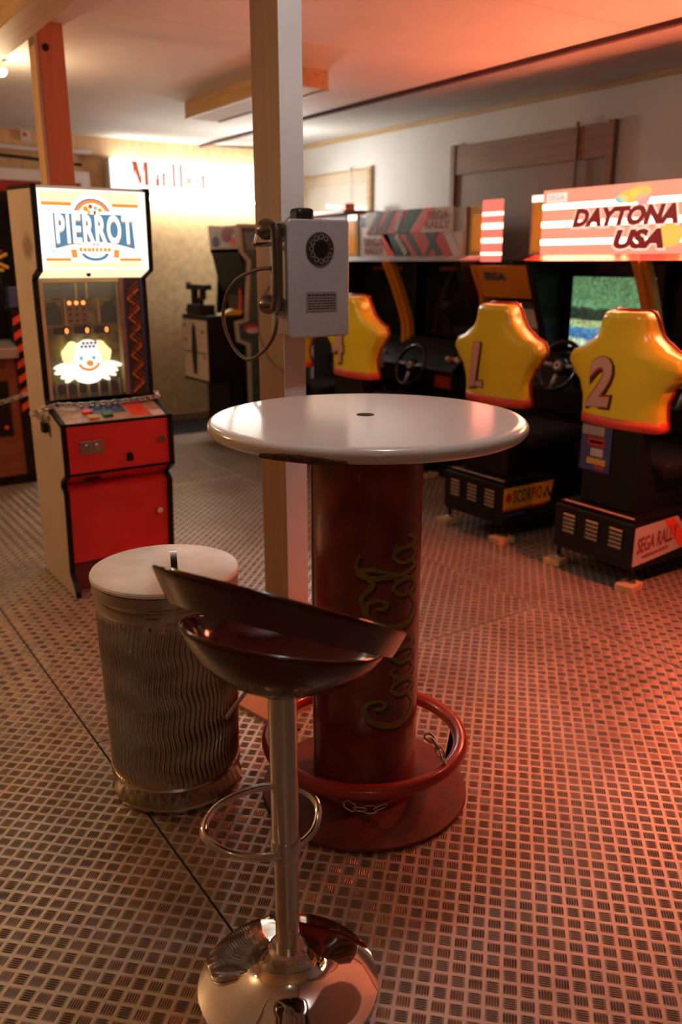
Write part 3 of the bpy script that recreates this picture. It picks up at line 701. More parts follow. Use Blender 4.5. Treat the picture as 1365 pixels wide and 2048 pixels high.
# ------------------------------------------------------------------ wall telephone
ph = thing('wall_telephone', (1.536, 2.49, 1.28), 'old grey metal rotary wall telephone mounted on the post', 'telephone')
box('housing', 'phone_grey', ph, 1.424, 1.649, 2.440, 2.549, 1.288, 1.645, 0.006, 3)
def rrect(x0, x1, z0, z1, r, n=5):
    out = []
    for cx, cz, a0 in ((x1 - r, z1 - r, 0), (x0 + r, z1 - r, PI / 2), (x0 + r, z0 + r, PI), (x1 - r, z0 + r, 1.5 * PI)):
        for i in range(n + 1): a = a0 + PI / 2 * i / n; out.append((cx + r * math.cos(a), cz + r * math.sin(a)))
    return out
prism('front_cover', 'phone_grey', ph, rrect(1.418, 1.656, 1.281, 1.653, 0.014), 'y', 2.418, 2.4405, 0.006)
dl = MB().lathe((0, 0), [(0.0525, 0), (0.0525, 0.006), (0.049, 0.010), (0.0, 0.010)], 40, caps=False)
DC = (1.538, 2.418, 1.562)
def dial(v): return (DC[0] + v.x, DC[1] - v.z, DC[2] + v.y)
d1 = dl.xf(dial).build('dial', 'bakelite', ph, smooth='auto')
nb = MB()
for i in range(10):
    a = math.radians(60 + 30 * i)
    hole = MB().lathe((0.0375 * math.cos(a), 0.0375 * math.sin(a)), [(0.0062, 0.0100), (0.0085, 0.0103), (0.0085, 0.0118), (0.0062, 0.0112)], 14, caps=False)
    nb.add(hole.v, hole.f)
nb.xf(dial).build('finger_rings', 'plate', d1, smooth='auto')
MB().lathe((0, 0), [(0.026, 0.010), (0.026, 0.0125), (0.0, 0.0128)], 28, caps=False).xf(dial).build('dial_centre', 'black_gloss', d1, smooth='auto')
MB().box(0.036, 0.052, -0.0025, 0.0025, 0.010, 0.0125).xf(dial).build('finger_stop', 'gold', d1)
pl = box('instruction_plate', 'plate', ph, 1.484, 1.605, 2.415, 2.4185, 1.365, 1.428, 0.001)
rl = MB()
for i, z in enumerate((1.417, 1.4075, 1.399, 1.3905, 1.382, 1.374)):
    x = 1.490
    while x < 1.598:
        wd = random.uniform(0.007, 0.02); x1 = min(x + wd, 1.599)
        rl.box(x, x1, 2.4145, 2.4151, z - (0.0030 if i == 0 else 0.0018), z + (0.0030 if i == 0 else 0.0018)); x = x1 + 0.003
rl.build('lettering', 'ink', pl)
box('top_bracket', 'black', ph, 1.490, 1.555, 2.47, 2.53, 1.645, 1.690, 0.012)
# receiver hanging on the left side
hx = 1.392
grip = smooth_path([(hx, 2.452, 1.632), (hx, 2.443, 1.60), (hx, 2.440, 1.52), (hx, 2.440, 1.45), (hx, 2.446, 1.40), (hx, 2.455, 1.375)], 6)
MB().tube(grip, [0.017 + 0.004 * abs(2 * i / (len(grip) - 1) - 1) ** 2 for i in range(len(grip))], 16).build('receiver_grip', 'bakelite', ph, smooth=True)
def cup(y0, z, r, name):
    b = MB().lathe((0, 0), [(0.018, 0), (r * 0.78, 0.022), (r, 0.042), (r, 0.056), (r * 0.8, 0.062), (0.0, 0.060)], 28)
    b.xf(lambda v: Vector((hx + v.x, y0 + v.z, z + v.y))); return b.build(name, 'bakelite', ph, smooth='auto')
cup(2.455, 1.622, 0.033, 'ear_cup'); cup(2.455, 1.388, 0.032, 'mouth_cup')
MB().tube([(1.424, 2.515, 1.578), (1.345, 2.515, 1.574)], 0.0075, 12).build('receiver_hook', 'chrome', ph, smooth='auto')
MB().tube([(1.350, 2.515, 1.574), (1.352, 2.505, 1.592), (1.352, 2.498, 1.606)], 0.004, 8).build('receiver_hook', 'chrome', ph, smooth='auto')
MB().box(1.414, 1.424, 2.495, 2.505, 1.42, 1.56).build('hook_slot_plate', 'gold', ph)
cord = smooth_path([(hx, 2.452, 1.362), (1.385, 2.440, 1.33), (1.382, 2.462, 1.282), (1.38, 2.53, 1.232), (1.38, 2.64, 1.197), (1.38, 2.745, 1.232), (1.38, 2.815, 1.315), (1.385, 2.80, 1.40), (1.39, 2.72, 1.463), (1.40, 2.60, 1.495), (1.415, 2.525, 1.502), (1.424, 2.515, 1.502)], 10)
MB().tube(cord, 0.0062, 10).build('receiver_cord', 'brown_cord', ph, smooth=True)
# ------------------------------------------------------------------ clown game cabinet
PX0, PX1 = 1.030, 1.552
pc = thing('game_cabinet', (1.29, 4.03, 0), 'white sided redemption cabinet with red doors and lit PIERROT marquee', 'arcade machine')
side = [(3.768, 0), (3.770, 0.03), (3.80, 0.075), (3.838, 0.105), (3.832, 0.16), (3.806, 0.505), (3.852, 0.535), (3.762, 0.590), (3.764, 0.826), (3.953, 0.879), (3.982, 0.905), (3.992, 1.450), (3.890, 1.487), (3.880, 1.826), (4.290, 1.842), (4.290, 0)]
def stain_side():
    m = mat('stained_cabinet_side', (0.46, 0.385, 0.315), 0.55, var=0.06, scale=4)
    nt = m.node_tree; b = nt.nodes['Principled BSDF']; g = nt.nodes.new('ShaderNodeNewGeometry')
    sub = nt.nodes.new('ShaderNodeVectorMath'); sub.operation = 'SUBTRACT'; sub.inputs[1].default_value = (1.03, 4.03, 1.585); nt.links.new(g.outputs['Position'], sub.inputs[0])
    mul = nt.nodes.new('ShaderNodeVectorMath'); mul.operation = 'MULTIPLY'; mul.inputs[1].default_value = (0, 9.5, 15); nt.links.new(sub.outputs[0], mul.inputs[0])
    ln = nt.nodes.new('ShaderNodeVectorMath'); ln.operation = 'LENGTH'; nt.links.new(mul.outputs[0], ln.inputs[0])
    nz = nt.nodes.new('ShaderNodeTexNoise'); nz.inputs['Scale'].default_value = 30; nt.links.new(g.outputs['Position'], nz.inputs['Vector'])
    ad = nt.nodes.new('ShaderNodeMath'); ad.operation = 'MULTIPLY_ADD'; ad.inputs[1].default_value = 0.9; nt.links.new(nz.outputs[0], ad.inputs[0]); nt.links.new(ln.outputs['Value'], ad.inputs[2])
    mr = nt.nodes.new('ShaderNodeMapRange'); mr.inputs[1].default_value = 1.5; mr.inputs[2].default_value = 0.9; mr.inputs[4].default_value = 0.7; nt.links.new(ad.outputs[0], mr.inputs[0])
    mx = nt.nodes.new('ShaderNodeMix'); mx.data_type = 'RGBA'; mx.inputs[7].default_value = (0.13, 0.075, 0.05, 1)
    nt.links.new(mr.outputs[0], mx.inputs[0]); nt.links.new(b.inputs['Base Color'].links[0].from_socket, mx.inputs[6]); nt.links.new(mx.outputs[2], b.inputs['Base Color'])
    return m
prism('side_panel', stain_side(), pc, side, 'x', PX0, PX0 + 0.018)
prism('side_panel', 'cab_white', pc, side, 'x', PX1 - 0.018, PX1)
for x0 in (PX0 - 0.002, PX1 - 0.020):
    e = MB(); seq = side[:15]
    for (a, b_), (c, d) in zip(seq, seq[1:]):
        t = Vector((c - a, d - b_)); n = Vector((t.y, -t.x)).normalized() * 0.004; n = -n if n.x > 0 and abs(t.y) > 0.02 else n
        k = n * -3.5
        e.prism([(a + n.x, b_ + n.y), (c + n.x, d + n.y), (c + k.x, d + k.y), (a + k.x, b_ + k.y)], 'x', x0, x0 + 0.022)
    e.build('edge_trim', 'black', pc)
xa, xb = PX0 + 0.020, PX1 - 0.020
def front(name, m, y0, z0, y1, z1, x0=xa, x1=xb, th=0.016, parent=None, bev=0.002):
    t = Vector((y1 - y0, z1 - z0)).normalized(); n = Vector((-t.y, t.x)); n = -n if n.x < 0 else n
    b = MB().prism([(y0, z0), (y1, z1), (y1 + n.x * th, z1 + n.y * th), (y0 + n.x * th, z0 + n.y * th)], 'x', x0, x1)
    return b.build(name, m, parent or pc, bevel=bev)
front('kick_panel', 'cab_red_dark', 3.860, 0.004, 3.855, 0.150)
low = front('lower_door', 'cab_red', 3.838, 0.150, 3.815, 0.500)
front('tray_lip', 'cab_red', 3.812, 0.502, 3.858, 0.533)
front('tray_lip', 'cab_red', 3.856, 0.536, 3.772, 0.588)
upd = front('upper_door', 'cab_red', 3.766, 0.598, 3.768, 0.814)
front('edge_bar', 'black', 3.763, 0.586, 3.763, 0.597); front('edge_bar', 'black', 3.764, 0.815, 3.766, 0.828)
def disc(name, m, parent, x, y, z, r, th, seg=20, axis=(0, -1, 0), sx=1.0):
    p = Vector((x, y, z)); return MB().cyl(p, p + Vector(axis) * th, r, r * 0.92, seg).build(name, m, parent, smooth='auto')
cp = box('coin_plate', 'steel', upd, 1.108, 1.212, 3.760, 3.7662, 0.684, 0.742, 0.001)
for x in (1.137, 1.183): disc('coin_knob', 'chrome', upd, x, 3.760, 0.713, 0.0165, 0.010)
disc('lock', 'chrome', upd, 1.496, 3.7662, 0.718, 0.016, 0.012); disc('lock', 'chrome', low, 1.484, 3.822, 0.352, 0.016, 0.012)
prism('coin_return', 'black_soft', upd, [(1.320, 0.630), (1.350, 0.630), (1.350, 0.655), (1.343, 0.667), (1.335, 0.670), (1.327, 0.667), (1.320, 0.655)], 'y', 3.7615, 3.7662)
MB().add([(1.115 + 0.045 + 0.042 * math.cos(a), 3.815 + 0.012 * math.sin(a) - 0.006, 0.5555 - 0.008 * math.sin(a)) for a in [2 * PI * i / 20 for i in range(20)]], [tuple(range(20))]).build('tray_slot', 'black_soft', pc, solid=0.002)
deck = front('control_deck', mat('deck_print', (0.42, 0.30, 0.21), 0.4, var=0.3, scale=18), 3.770, 0.828, 3.953, 0.879)
def dk(y): return 0.828 + (y - 3.770) * 0.051 / 0.183
def dbox(name, m, x0, x1, y0, y1, h):
    return MB().add([(x, y, dk(y) + z) for z in (0.0005, h) for x, y in ((x0, y0), (x1, y0), (x1, y1), (x0, y1))],
                    [(0, 3, 2, 1), (4, 5, 6, 7), (0, 1, 5, 4), (1, 2, 6, 5), (2, 3, 7, 6), (3, 0, 4, 7)]).build(name, m, deck)
dbox('deck_patch', 'sign_orange', 1.37, 1.46, 3.79, 3.93, 0.0012); dbox('deck_patch', 'cab_blue', 1.17, 1.36, 3.84, 3.93, 0.0012); dbox('deck_patch', 'plastic_white', 1.465, 1.525, 3.775, 3.83, 0.0012)
dbox('push_button', 'sign_yellow', 1.165, 1.212, 3.785, 3.82, 0.012); dbox('push_button', mat('green_button', (0.02, 0.10, 0.03), 0.4), 1.238, 1.282, 3.80, 3.835, 0.012); dbox('push_button', 'cab_red', 1.158, 1.202, 3.848, 3.88, 0.012)
# play field behind glass
box('field_frame', 'frame_yellow', pc, xa, 1.068, 3.985, 4.0, 0.905, 1.450, 0.002)
box('field_frame', 'brown_wood', pc, 1.418, 1.440, 3.985, 4.0, 0.905, 1.450, 0.002)
box('field_frame', 'frame_yellow', pc, 1.068, 1.418, 3.985, 4.0, 1.432, 1.450, 0.002)
box('field_side', 'frame_yellow', pc, 1.055, 1.068, 4.0, 4.10, 0.905, 1.450)
box('field_side', 'frame_yellow', pc, 1.440, 1.452, 4.0, 4.10, 0.905, 1.450)
pf = box('play_field', mat('olive_field_print', (0.20, 0.15, 0.03), 0.5, var=0.75, scale=22), pc, 1.055, 1.452, 4.10, 4.112, 0.89, 1.45)
fy = 4.098
box('field_header', mat('grey_green_print', (0.17, 0.19, 0.15), 0.5, var=0.2, scale=20), pf, 1.07, 1.44, fy, 4.0995, 1.362, 1.43)
for x in (1.247, 1.297): box('rail', 'frame_yellow', pf, x - 0.006, x + 0.006, fy - 0.006, 4.098, 1.355, 1.43)
for x0, s in ((1.095, 1), (1.36, -1)): prism('tree_print', mat('green_print', (0.012, 0.055, 0.04), 0.5, var=0.4, scale=20), pf, [(x0, 1.24), (x0 + 0.075, 1.24), (x0 + 0.075, 1.31), (x0 + 0.055, 1.342), (x0 + 0.022, 1.342), (x0, 1.305)], 'y', fy, 4.0995)
bd = box('score_board', mat('brown_score_board', (0.27, 0.13, 0.035), 0.5, var=0.15), pf, 1.190, 1.292, fy - 0.014, 4.099, 1.240, 1.355, 0.001)
for ix, x in enumerate((1.208, 1.241, 1.274)):
    for iz, z in enumerate((1.338, 1.311, 1.284, 1.257)):
        disc('score_light', 'orange_led' if iz == 0 else 'black_soft', bd, x, fy - 0.014, z, 0.0095 if iz == 0 else 0.006, 0.003, 14)
box('score_side', 'frame_yellow', pf, 1.183, 1.1895, fy - 0.016, 4.099, 1.235, 1.358); box('score_side', 'frame_yellow', pf, 1.343, 1.351, fy - 0.012, 4.099, 1.245, 1.352)
for x in (1.180, 1.277, 1.372):
    d = box('digit_display', 'black_gloss', pf, x - 0.052, x + 0.020, fy - 0.010, 4.099, 1.195, 1.226, 0.001)
    zz = MB().tube([(x + 0.006 + 0.0055 * math.cos(a), fy - 0.0112, 1.2105 + 0.0095 * math.sin(a)) for a in [2 * PI * i / 16 for i in range(16)]], 0.0028, 6, closed=True).build('digit', 'orange_led', d)
# lit clown head of the play field
def fdisc(name, m, parent, cx, cz, rx, rz, y0, y1, n=24, rot=0):
    c, s_ = math.cos(rot), math.sin(rot); pts = []
    for i in range(n):
        a = 2 * PI * i / n; u, v = rx * math.cos(a), rz * math.sin(a); pts.append((cx + u * c - v * s_, cz + u * s_ + v * c))
    return prism(name, m, parent, pts, 'y', y0, y1)
cx, cz = 1.266, 1.072
hd = fdisc('clown_head', 'e_white', pc, cx, cz + 0.01, 0.062, 0.080, 4.052, 4.097)
for k, (a, r) in enumerate([(a, 0.105 + 0.010 * (k % 2)) for k, a in enumerate((-2.95, -2.70, -2.45, -2.2, -0.95, -0.70, -0.45, -0.2))]):
    fdisc('ruff_petal', 'e_pale', hd, cx + r * math.cos(a), cz - 0.010 + 0.055 * math.sin(a) * 1.2, 0.058, 0.016, 4.068, 4.080, 16, a * 0.75 if a > -1.5 else PI + (a + PI) * 0.75)
fdisc('ruff_collar', 'e_white', hd, cx, cz - 0.075, 0.066, 0.036, 4.060, 4.085)
for s in (-1, 1):
    for dx, dz, r in ((0.075, 0.045, 0.032), (0.088, 0.015, 0.028), (0.066, 0.065, 0.026), (0.095, 0.035, 0.024)):
        fdisc('hair_tuft', 'e_yellow', hd, cx + s * dx, cz + dz, r, r, 4.062 + 0.002 * (dx * 100 % 3), 4.078)
    fdisc('eye', 'e_teal', hd, cx + s * 0.030 - 0.004, cz + 0.012, 0.010, 0.011, 4.048, 4.052)
fdisc('cap', 'e_pale', hd, cx + 0.002, cz + 0.073, 0.044, 0.026, 4.045, 4.055)
for i in range(4):
    for j in range(2): fdisc('cap_spot', 'e_navy', hd, cx - 0.029 + 0.019 * i + 0.009 * j, cz + 0.066 + 0.016 * j, 0.0072, 0.0072, 4.042, 4.045, 10)
fdisc('nose', 'e_orange', hd, cx + 0.004, cz - 0.012, 0.016, 0.015, 4.035, 4.052)
MB().tube(smooth_path([(cx - 0.045, 4.049, cz - 0.016), (cx - 0.030, 4.049, cz - 0.034), (cx + 0.004, 4.049, cz - 0.044), (cx + 0.036, 4.049, cz - 0.032), (cx + 0.050, 4.049, cz - 0.014)], 5), 0.0075, 8).build('mouth', 'e_orange', hd, smooth=True)
for i in range(7):
    x = 1.088 + 0.052 * i
    fdisc('ball_cup', 'black_soft', pf, x, 0.938, 0.018, 0.026, fy - 0.004, 4.099, 14); box('cup_divider', 'frame_yellow', pf, x + 0.023, x + 0.027, fy - 0.012, 4.099, 0.895, 0.975)
box('field_glass', 'glass', pc, 1.068, 1.418, 3.990, 3.993, 0.905, 1.432)
# zigzag strip
zp = box('zigzag_panel', mat('brown_zigzag_ground', (0.055, 0.022, 0.014), 0.4), pc, 1.440, xb, 3.985, 4.0, 0.905, 1.450)
box('blue_edge', 'cab_blue', zp, 1.440, 1.447, 3.983, 3.985, 0.905, 1.450); box('blue_edge', 'cab_blue', zp, xb - 0.012, xb, 3.983, 3.985, 0.905, 1.450)
for off, m, wd in ((0, 'orange_fin', 0.005), (0.020, 'sign_pink', 0.005), (0.036, 'dash_brown', 0.006)):
    z = 0.915; k = 0; zz = MB(); prev = None
    while z < 1.44:
        a = 1.455 if k % 2 == 0 else 1.510; p = (min(a + off * 0.15, 1.516), min(z + off, 1.447))
        if prev: zz.tube([(prev[0], 3.984, prev[1]), (p[0], 3.984, p[1])], wd, 6)
        prev = p; z += 0.044; k += 1
    zz.build('zigzag_line', m, zp)
# marquee
mq = front('marquee', 'e_pale', 3.888, 1.490, 3.884, 1.824, bev=0)
front('marquee_lip', 'e_cream', 3.992, 1.452, 3.892, 1.486)
my = 3.8855
def mprint(name, m, poly, d): return prism(name, m, mq, poly, 'y', my - 0.0025 - d, my - 0.0015 - d)
def mrect(name, m, x0, x1, z0, z1, d=0.0): return mprint(name, m, [(x0, z0), (x1, z0), (x1, z1), (x0, z1)], d)
mrect('cream_band', 'e_cream', 1.060, 1.502, 1.768, 1.815); mrect('cream_band', 'e_cream', 1.066, 1.496, 1.498, 1.524)
mrect('orange_bar', 'e_orange', 1.066, 1.195, 1.756, 1.770, 0.001); mrect('orange_bar', 'e_orange', 1.375, 1.497, 1.756, 1.770, 0.001)
mrect('orange_bar', 'e_orange', 1.066, 1.175, 1.526, 1.539, 0.001); mrect('orange_bar', 'e_orange', 1.395, 1.497, 1.526, 1.539, 0.001)
def arc(cx, cz, r0, r1, a0, a1, n=24):
    return [(cx + r1 * math.cos(a0 + (a1 - a0) * i / n), cz + r1 * math.sin(a0 + (a1 - a0) * i / n)) for i in range(n + 1)] + [(cx + r0 * math.cos(a1 - (a1 - a0) * i / n), cz + r0 * math.sin(a1 - (a1 - a0) * i / n)) for i in range(n + 1)]
def half(cx, cz, rx, rz, a0, a1, n=24): return [(cx + rx * math.cos(a0 + (a1 - a0) * i / n), cz + rz * math.sin(a0 + (a1 - a0) * i / n)) for i in range(n + 1)]
mprint('arch', 'e_white', half(1.284, 1.715, 0.100, 0.092, 0, PI), 0.002)
mprint('arch', 'e_navy', half(1.284, 1.715, 0.084, 0.074, 0, PI), 0.003); mprint('arch', 'e_orange', half(1.284, 1.715, 0.079, 0.068, 0, PI), 0.004); mprint('arch', 'e_pale', half(1.284, 1.715, 0.062, 0.054, 0, PI), 0.005)
for dx, dz, m_, r in ((-0.030, 0.030, 'e_orange', 0.012), (-0.008, 0.040, 'e_red', 0.010), (0.014, 0.034, 'e_teal', 0.010), (0.034, 0.026, 'e_orange', 0.010), (-0.016, 0.018, 'e_gold', 0.010), (0.010, 0.016, 'e_red', 0.008)):
    mprint('juggler_print', m_, half(1.284 + dx, 1.715 + dz, r, r, 0, 2 * PI, 10)[:-1], 0.006)
mprint('ribbon_base', 'e_white', half(1.284, 1.575, 0.100, 0.058, PI, 2 * PI), 0.002); mprint('ribbon_base', 'e_blue', half(1.284, 1.560, 0.062, 0.034, PI, 2 * PI), 0.003); mprint('ribbon_base', 'e_white', half(1.284, 1.566, 0.048, 0.026, PI, 2 * PI), 0.004)
# name plate: wider at the foot, bottom edge arched
def plate(g):
    p = [(1.098 - g, 1.735 + g), (1.098 - g, 1.572 - g)]
    for i in range(13):
        t = i / 12; p.append((1.110 + (1.468 - 1.110) * t, 1.566 - g + 0.030 * math.sin(PI * t)))
    return p + [(1.480 + g, 1.572 - g), (1.472 + g, 1.735 + g)]
mprint('name_plate', 'e_blue', plate(0.0045), 0.004); mprint('name_plate', 'e_white', plate(0.001), 0.005); mprint('name_plate', 'e_blue', plate(-0.011), 0.006)
text('lettering', 'PIERROT', 'e_orange', mq, (1.116, my - 0.0085, 1.594), (1, 0, 0), (0, 0, 1), 0.350, 0.124, 0.0004, off=0.035, space=1.14)
text('lettering', 'PIERROT', 'e_white', mq, (1.118, my - 0.0090, 1.600), (1, 0, 0), (0, 0, 1), 0.346, 0.122, 0.0004, off=0.026, space=1.14)
mprint('banner', 'e_pale', [(1.185, 1.562), (1.383, 1.562), (1.372, 1.588), (1.196, 1.588)], 0.008)
for s, x0 in ((1, 1.178), (-1, 1.390)): mprint('banner_tail', 'e_orange', [(x0, 1.540), (x0 + s * 0.026, 1.540), (x0 + s * 0.022, 1.575), (x0 - s * 0.004, 1.575)], 0.0085)
blurred_print('lettering', 8, 'e_orange', mq, (1.212, my - 0.0115, 1.566), (1, 0, 0), (0, 0, 1), 0.145, 0.018)
box('cabinet_top', 'cab_white', pc, xa, xb, 3.905, 4.285, 1.824, 1.838); box('cabinet_back', 'black', pc, xa, xb, 4.27, 4.285, 0.005, 1.824)
disc('marquee_lock', 'black_soft', pc, 1.262, 3.934, 1.468, 0.010, 0.008)
chain('chain', [(1.010, 4.18, 0.83), (0.985, 4.05, 0.84), (0.995, 3.96, 0.868), (1.06, 3.915, 0.893), (1.16, 3.915, 0.886), (1.30, 3.918, 0.884), (1.42, 3.922, 0.886), (1.545, 3.93, 0.893), (1.575, 4.02, 0.90)], 0.036, 0.0042, 'steel',
      'steel security chain wrapped across the red doored clown cabinet')
pk = thing('padlock', (1.01, 3.97, 0.765), 'dark padlock hanging from the chain on the clown cabinet', 'padlock')
box('lock_body', 'black', pk, 0.998, 1.022, 3.945, 3.995, 0.765, 0.812, 0.004)
MB().tube(smooth_path([(1.01, 3.953, 0.81), (1.01, 3.953, 0.838), (1.01, 3.97, 0.852), (1.01, 3.987, 0.838), (1.01, 3.987, 0.81)], 5), 0.0045, 8).build('shackle', 'steel', pk, smooth=True)

# ------------------------------------------------------------------ racing seats
W_TAB = [(0.755, 0.222), (0.80, 0.220), (0.88, 0.220), (0.95, 0.240), (1.01, 0.285), (1.055, 0.315), (1.095, 0.300), (1.14, 0.205), (1.185, 0.148), (1.23, 0.128), (1.275, 0.118), (1.29, 0.105)]
D_TAB = [(0.755, 0.075), (0.88, 0.06), (1.0, 0.08), (1.06, 0.09), (1.12, 0.10), (1.20, 0.10), (1.290, 0.085)]
def seat_x(y, z):
    """rear surface of the shell at lateral offset y, height z (0 = spine)"""
    wz = lerp_table(W_TAB, z); t = min(1, abs(y) / wz)
    return -0.03 * (z - 0.755) / 0.56 + 0.024 * t + 0.022 * t ** 5
def racing_seat(yc, number, label, sign=None, sticker=False, tint='yellow'):
    X0 = 3.335
    t = thing('racing_seat', (3.6, yc, 0), label, 'arcade seat', 'moulded racing seats of the driving games')
    zs = [0.755 + (1.290 - 0.755) * i / 26 for i in range(27)]
    ts = [-1, -0.97, -0.9, -0.8, -0.65, -0.5, -0.35, -0.2, -0.08, 0, 0.08, 0.2, 0.35, 0.5, 0.65, 0.8, 0.9, 0.97, 1]
    def row(z, grow=0.0, wrap=True):
        wz = lerp_table(W_TAB, z); d = lerp_table(D_TAB, z); r = []
        left = [(X0 + seat_x(wz, z) + d * f, yc + wz * (1.0 + 0.02 * math.sin(PI * f)) + grow, z) for f in (1.0, 0.75, 0.5, 0.25)]
        r += left
        for q in reversed(ts): r.append((X0 + seat_x(q * wz, z) - grow * (1 - abs(q) ** 4), yc + q * (wz + grow), z))
        r += [(p[0], 2 * yc - p[1], p[2]) for p in reversed(left)]
        return r
    rows = [row(z) for z in zs]
    crown = [(p[0] + 0.03, yc + (p[1] - yc) * 0.9, 1.300) for p in rows[-1]]
    sh = MB().grid(rows + [crown]).build('seat_shell', tint, t, smooth=True, solid=0.008)
    MB().grid([row(z, 0.006) for z in (0.752, 0.775, 0.800)]).build('hem_stripe', 'hem_red', sh, smooth=True, solid=0.003)
    rim = [Vector(r[0]) for r in rows] + [Vector(p) + Vector((0.04, 0, 0.004)) for p in crown[3:-3:3]] + [Vector(r[-1]) for r in reversed(rows)]
    MB().tube([p + Vector((0.004, 0, 0)) for p in rim], 0.012, 8).build('rim_piping', 'pipe_red', sh, smooth=True)
    cr = [[(X0 + seat_x(0, z) + 0.055 + 0.02 * abs(q), yc + q * (lerp_table(W_TAB, z) - 0.02), z) for q in (-1, -0.7, -0.3, 0, 0.3, 0.7, 1)] for z in zs]
    MB().grid(cr).build('back_cushion', 'black_soft', t, smooth=True, solid=0.03)
    MB().box(X0 + 0.14, X0 + 0.58, yc - 0.23, yc + 0.23, 0.50, 0.60).build('seat_cushion', 'black_soft', t, bevel=0.04, seg=3)
    MB().prism([(X0 + 0.01, 0.35), (X0 + 0.60, 0.35), (X0 + 0.56, 0.52), (X0 + 0.12, 0.54), (X0 + 0.07, 0.77), (X0 + 0.015, 0.77)], 'y', yc - 0.17, yc + 0.17).build('seat_pedestal', 'black', t, bevel=0.01)
    # base box with ledge, vents, feet
    bx = box('base_box', 'black', t, 3.255, 3.97, yc - 0.245, yc + 0.245, 0.105, 0.335, 0.006)
    box('ledge', 'black', bx, 3.275, 3.95, yc - 0.235, yc + 0.235, 0.336, 0.352, 0.004)
    wl = MB(); y = yc - 0.215
    while y < yc + 0.21:
        d = random.uniform(0.02, 0.05); wl.box(3.277 + random.uniform(0, 0.004), 3.297 - random.uniform(0, 0.005), y, min(y + d, yc + 0.215), 0.3521, 0.3531); y += d + random.uniform(-0.002, 0.004)
    wl.build('scuffed_edge_strip', 'num_pink', bx)
    for dy in (0.145, 0.0, -0.145):
        v = box('vent_frame', 'black_soft', bx, 3.252, 3.255, yc + dy - 0.045, yc + dy + 0.045, 0.185, 0.300)
        sl = MB()
        for k in range(5):
            z = 0.198 + 0.021 * k
            sl.add([(3.2515, yc + dy - 0.036, z), (3.2515, yc + dy + 0.036, z), (3.245, yc + dy + 0.036, z + 0.010), (3.245, yc + dy - 0.036, z + 0.010), (3.2515, yc + dy - 0.036, z + 0.013), (3.2515, yc + dy + 0.036, z + 0.013)],
                   [(0, 1, 2, 3), (3, 2, 5, 4), (0, 3, 4), (1, 5, 2)])
        sl.build('vent_slats', 'vent_cream', bx)
    for x in (3.295, 3.93):
        for sy_ in (-0.225, 0.235):
            MB().tube([(x, yc + sy_, 0.110), (x, yc + sy_, 0.044)], 0.010, 10).build('levelling_foot', 'black_soft', t)
            MB().lathe((x, yc + sy_), [(0.026, 0.038), (0.024, 0.044), (0.012, 0.050)], 16).build('foot_pad', 'steel', t, smooth='auto')
    if number:
        w_, h_ = (0.170, 0.235) if number != '1' else (0.110, 0.240)
        yl = yc + (0.185 if number != '1' else 0.165)
        def wrap(lift): return lambda v: (X0 + seat_x(v.y - yc, v.z) - lift, v.y, v.z)
        z0 = 0.838
        for nm, m, off, dx, dz, lift in (('number_shadow', 'ink', 0.075, -0.010, -0.006, 0.0075), ('number_outline', 'num_red', 0.055, 0, 0, 0.0090), ('number', 'num_pink', 0.028, 0, 0, 0.0105)):
            g = off * 0.30
            o_ = (X0, yl + g * 0.5 + (0.0 if dx == 0 else -0.008), z0 - g * 0.5 + dz)
            text(nm, number, m, sh, o_, (0, -1, 0.10), (0, 0, 1), w_ + g, h_ + g, 0.0006, shear=0.22, off=off, fn=wrap(lift))
            if number == '1':
                s0 = MB().prism([(yl + 0.005 + g * .3, z0 - g * .5 + 0.004), (yl - 0.125 - g * .5, z0 - g * .5 + 0.012), (yl - 0.123 - g * .5, z0 + 0.035 + g * .5), (yl + 0.003 + g * .3, z0 + 0.028 + g * .5)], 'x', 0, 0.0006)
                s0.xf(lambda v: (X0 + seat_x(v.y - yc, v.z) - lift + v.x, v.y, v.z)); s0.build(nm, m, sh)
    if sign: sign(bx, yc - 0.245)
    if sticker:
        px = X0 + 0.0; y0, y1 = yc + 0.20, yc + 0.03
        def sq(m, a0, a1, z0, z1): box('sticker', m, t, px + 0.0045, px + 0.0065, yc + a0, yc + a1, z0, z1)
        MB().box(px + 0.007, px + 0.06, yc + 0.0, yc + 0.185, 0.52, 0.752).build('sticker_plate', 'sign_blue', t)
        sq('silver', 0.045, 0.18, 0.70, 0.745); sq('sign_red', 0.04, 0.14, 0.645, 0.69); sq('sign_white', 0.05, 0.13, 0.660, 0.674)
        sq('sign_white', 0.045, 0.12, 0.595, 0.635); sq('sign_yellow', 0.025, 0.14, 0.555, 0.585); sq('sign_red', 0.03, 0.09, 0.532, 0.550)
    return t

def scorpio(bx, y):
    pl_ = prism('side_sign', 'sign_yellow', bx, [(3.262, 0.198), (3.63, 0.198), (3.655, 0.318), (3.262, 0.318)], 'y', y - 0.003, y)
    box('sign_stripe', 'sign_red', bx, 3.262, 3.60, y - 0.003, y, 0.184, 0.197)
    text('sign_lettering', 'SCORPIO', 'ink', bx, (3.335, y - 0.0035, 0.225), (1, 0, 0), (0, 0, 1), 0.225, 0.076, 0.0006, off=0.022, space=1.12)
    MB().cyl((3.298, y - 0.003, 0.262), (3.298, y - 0.0042, 0.262), 0.026, 0.026, 20).build('sign_emblem', 'sign_red', bx)
    blurred_print('sign_lettering', 7, 'sign_blue', bx, (3.268, y - 0.0005, 0.150), (1, 0, 0), (0, 0, 1), 0.17, 0.020)
    for i in range(3):
        for j in range(2):
            if (i + j) % 2 == 0: box('check_print', 'ink', bx, 3.575 + 0.02 * i, 3.595 + 0.02 * i, y - 0.0042, y - 0.003, 0.225 + 0.03 * j, 0.255 + 0.03 * j)
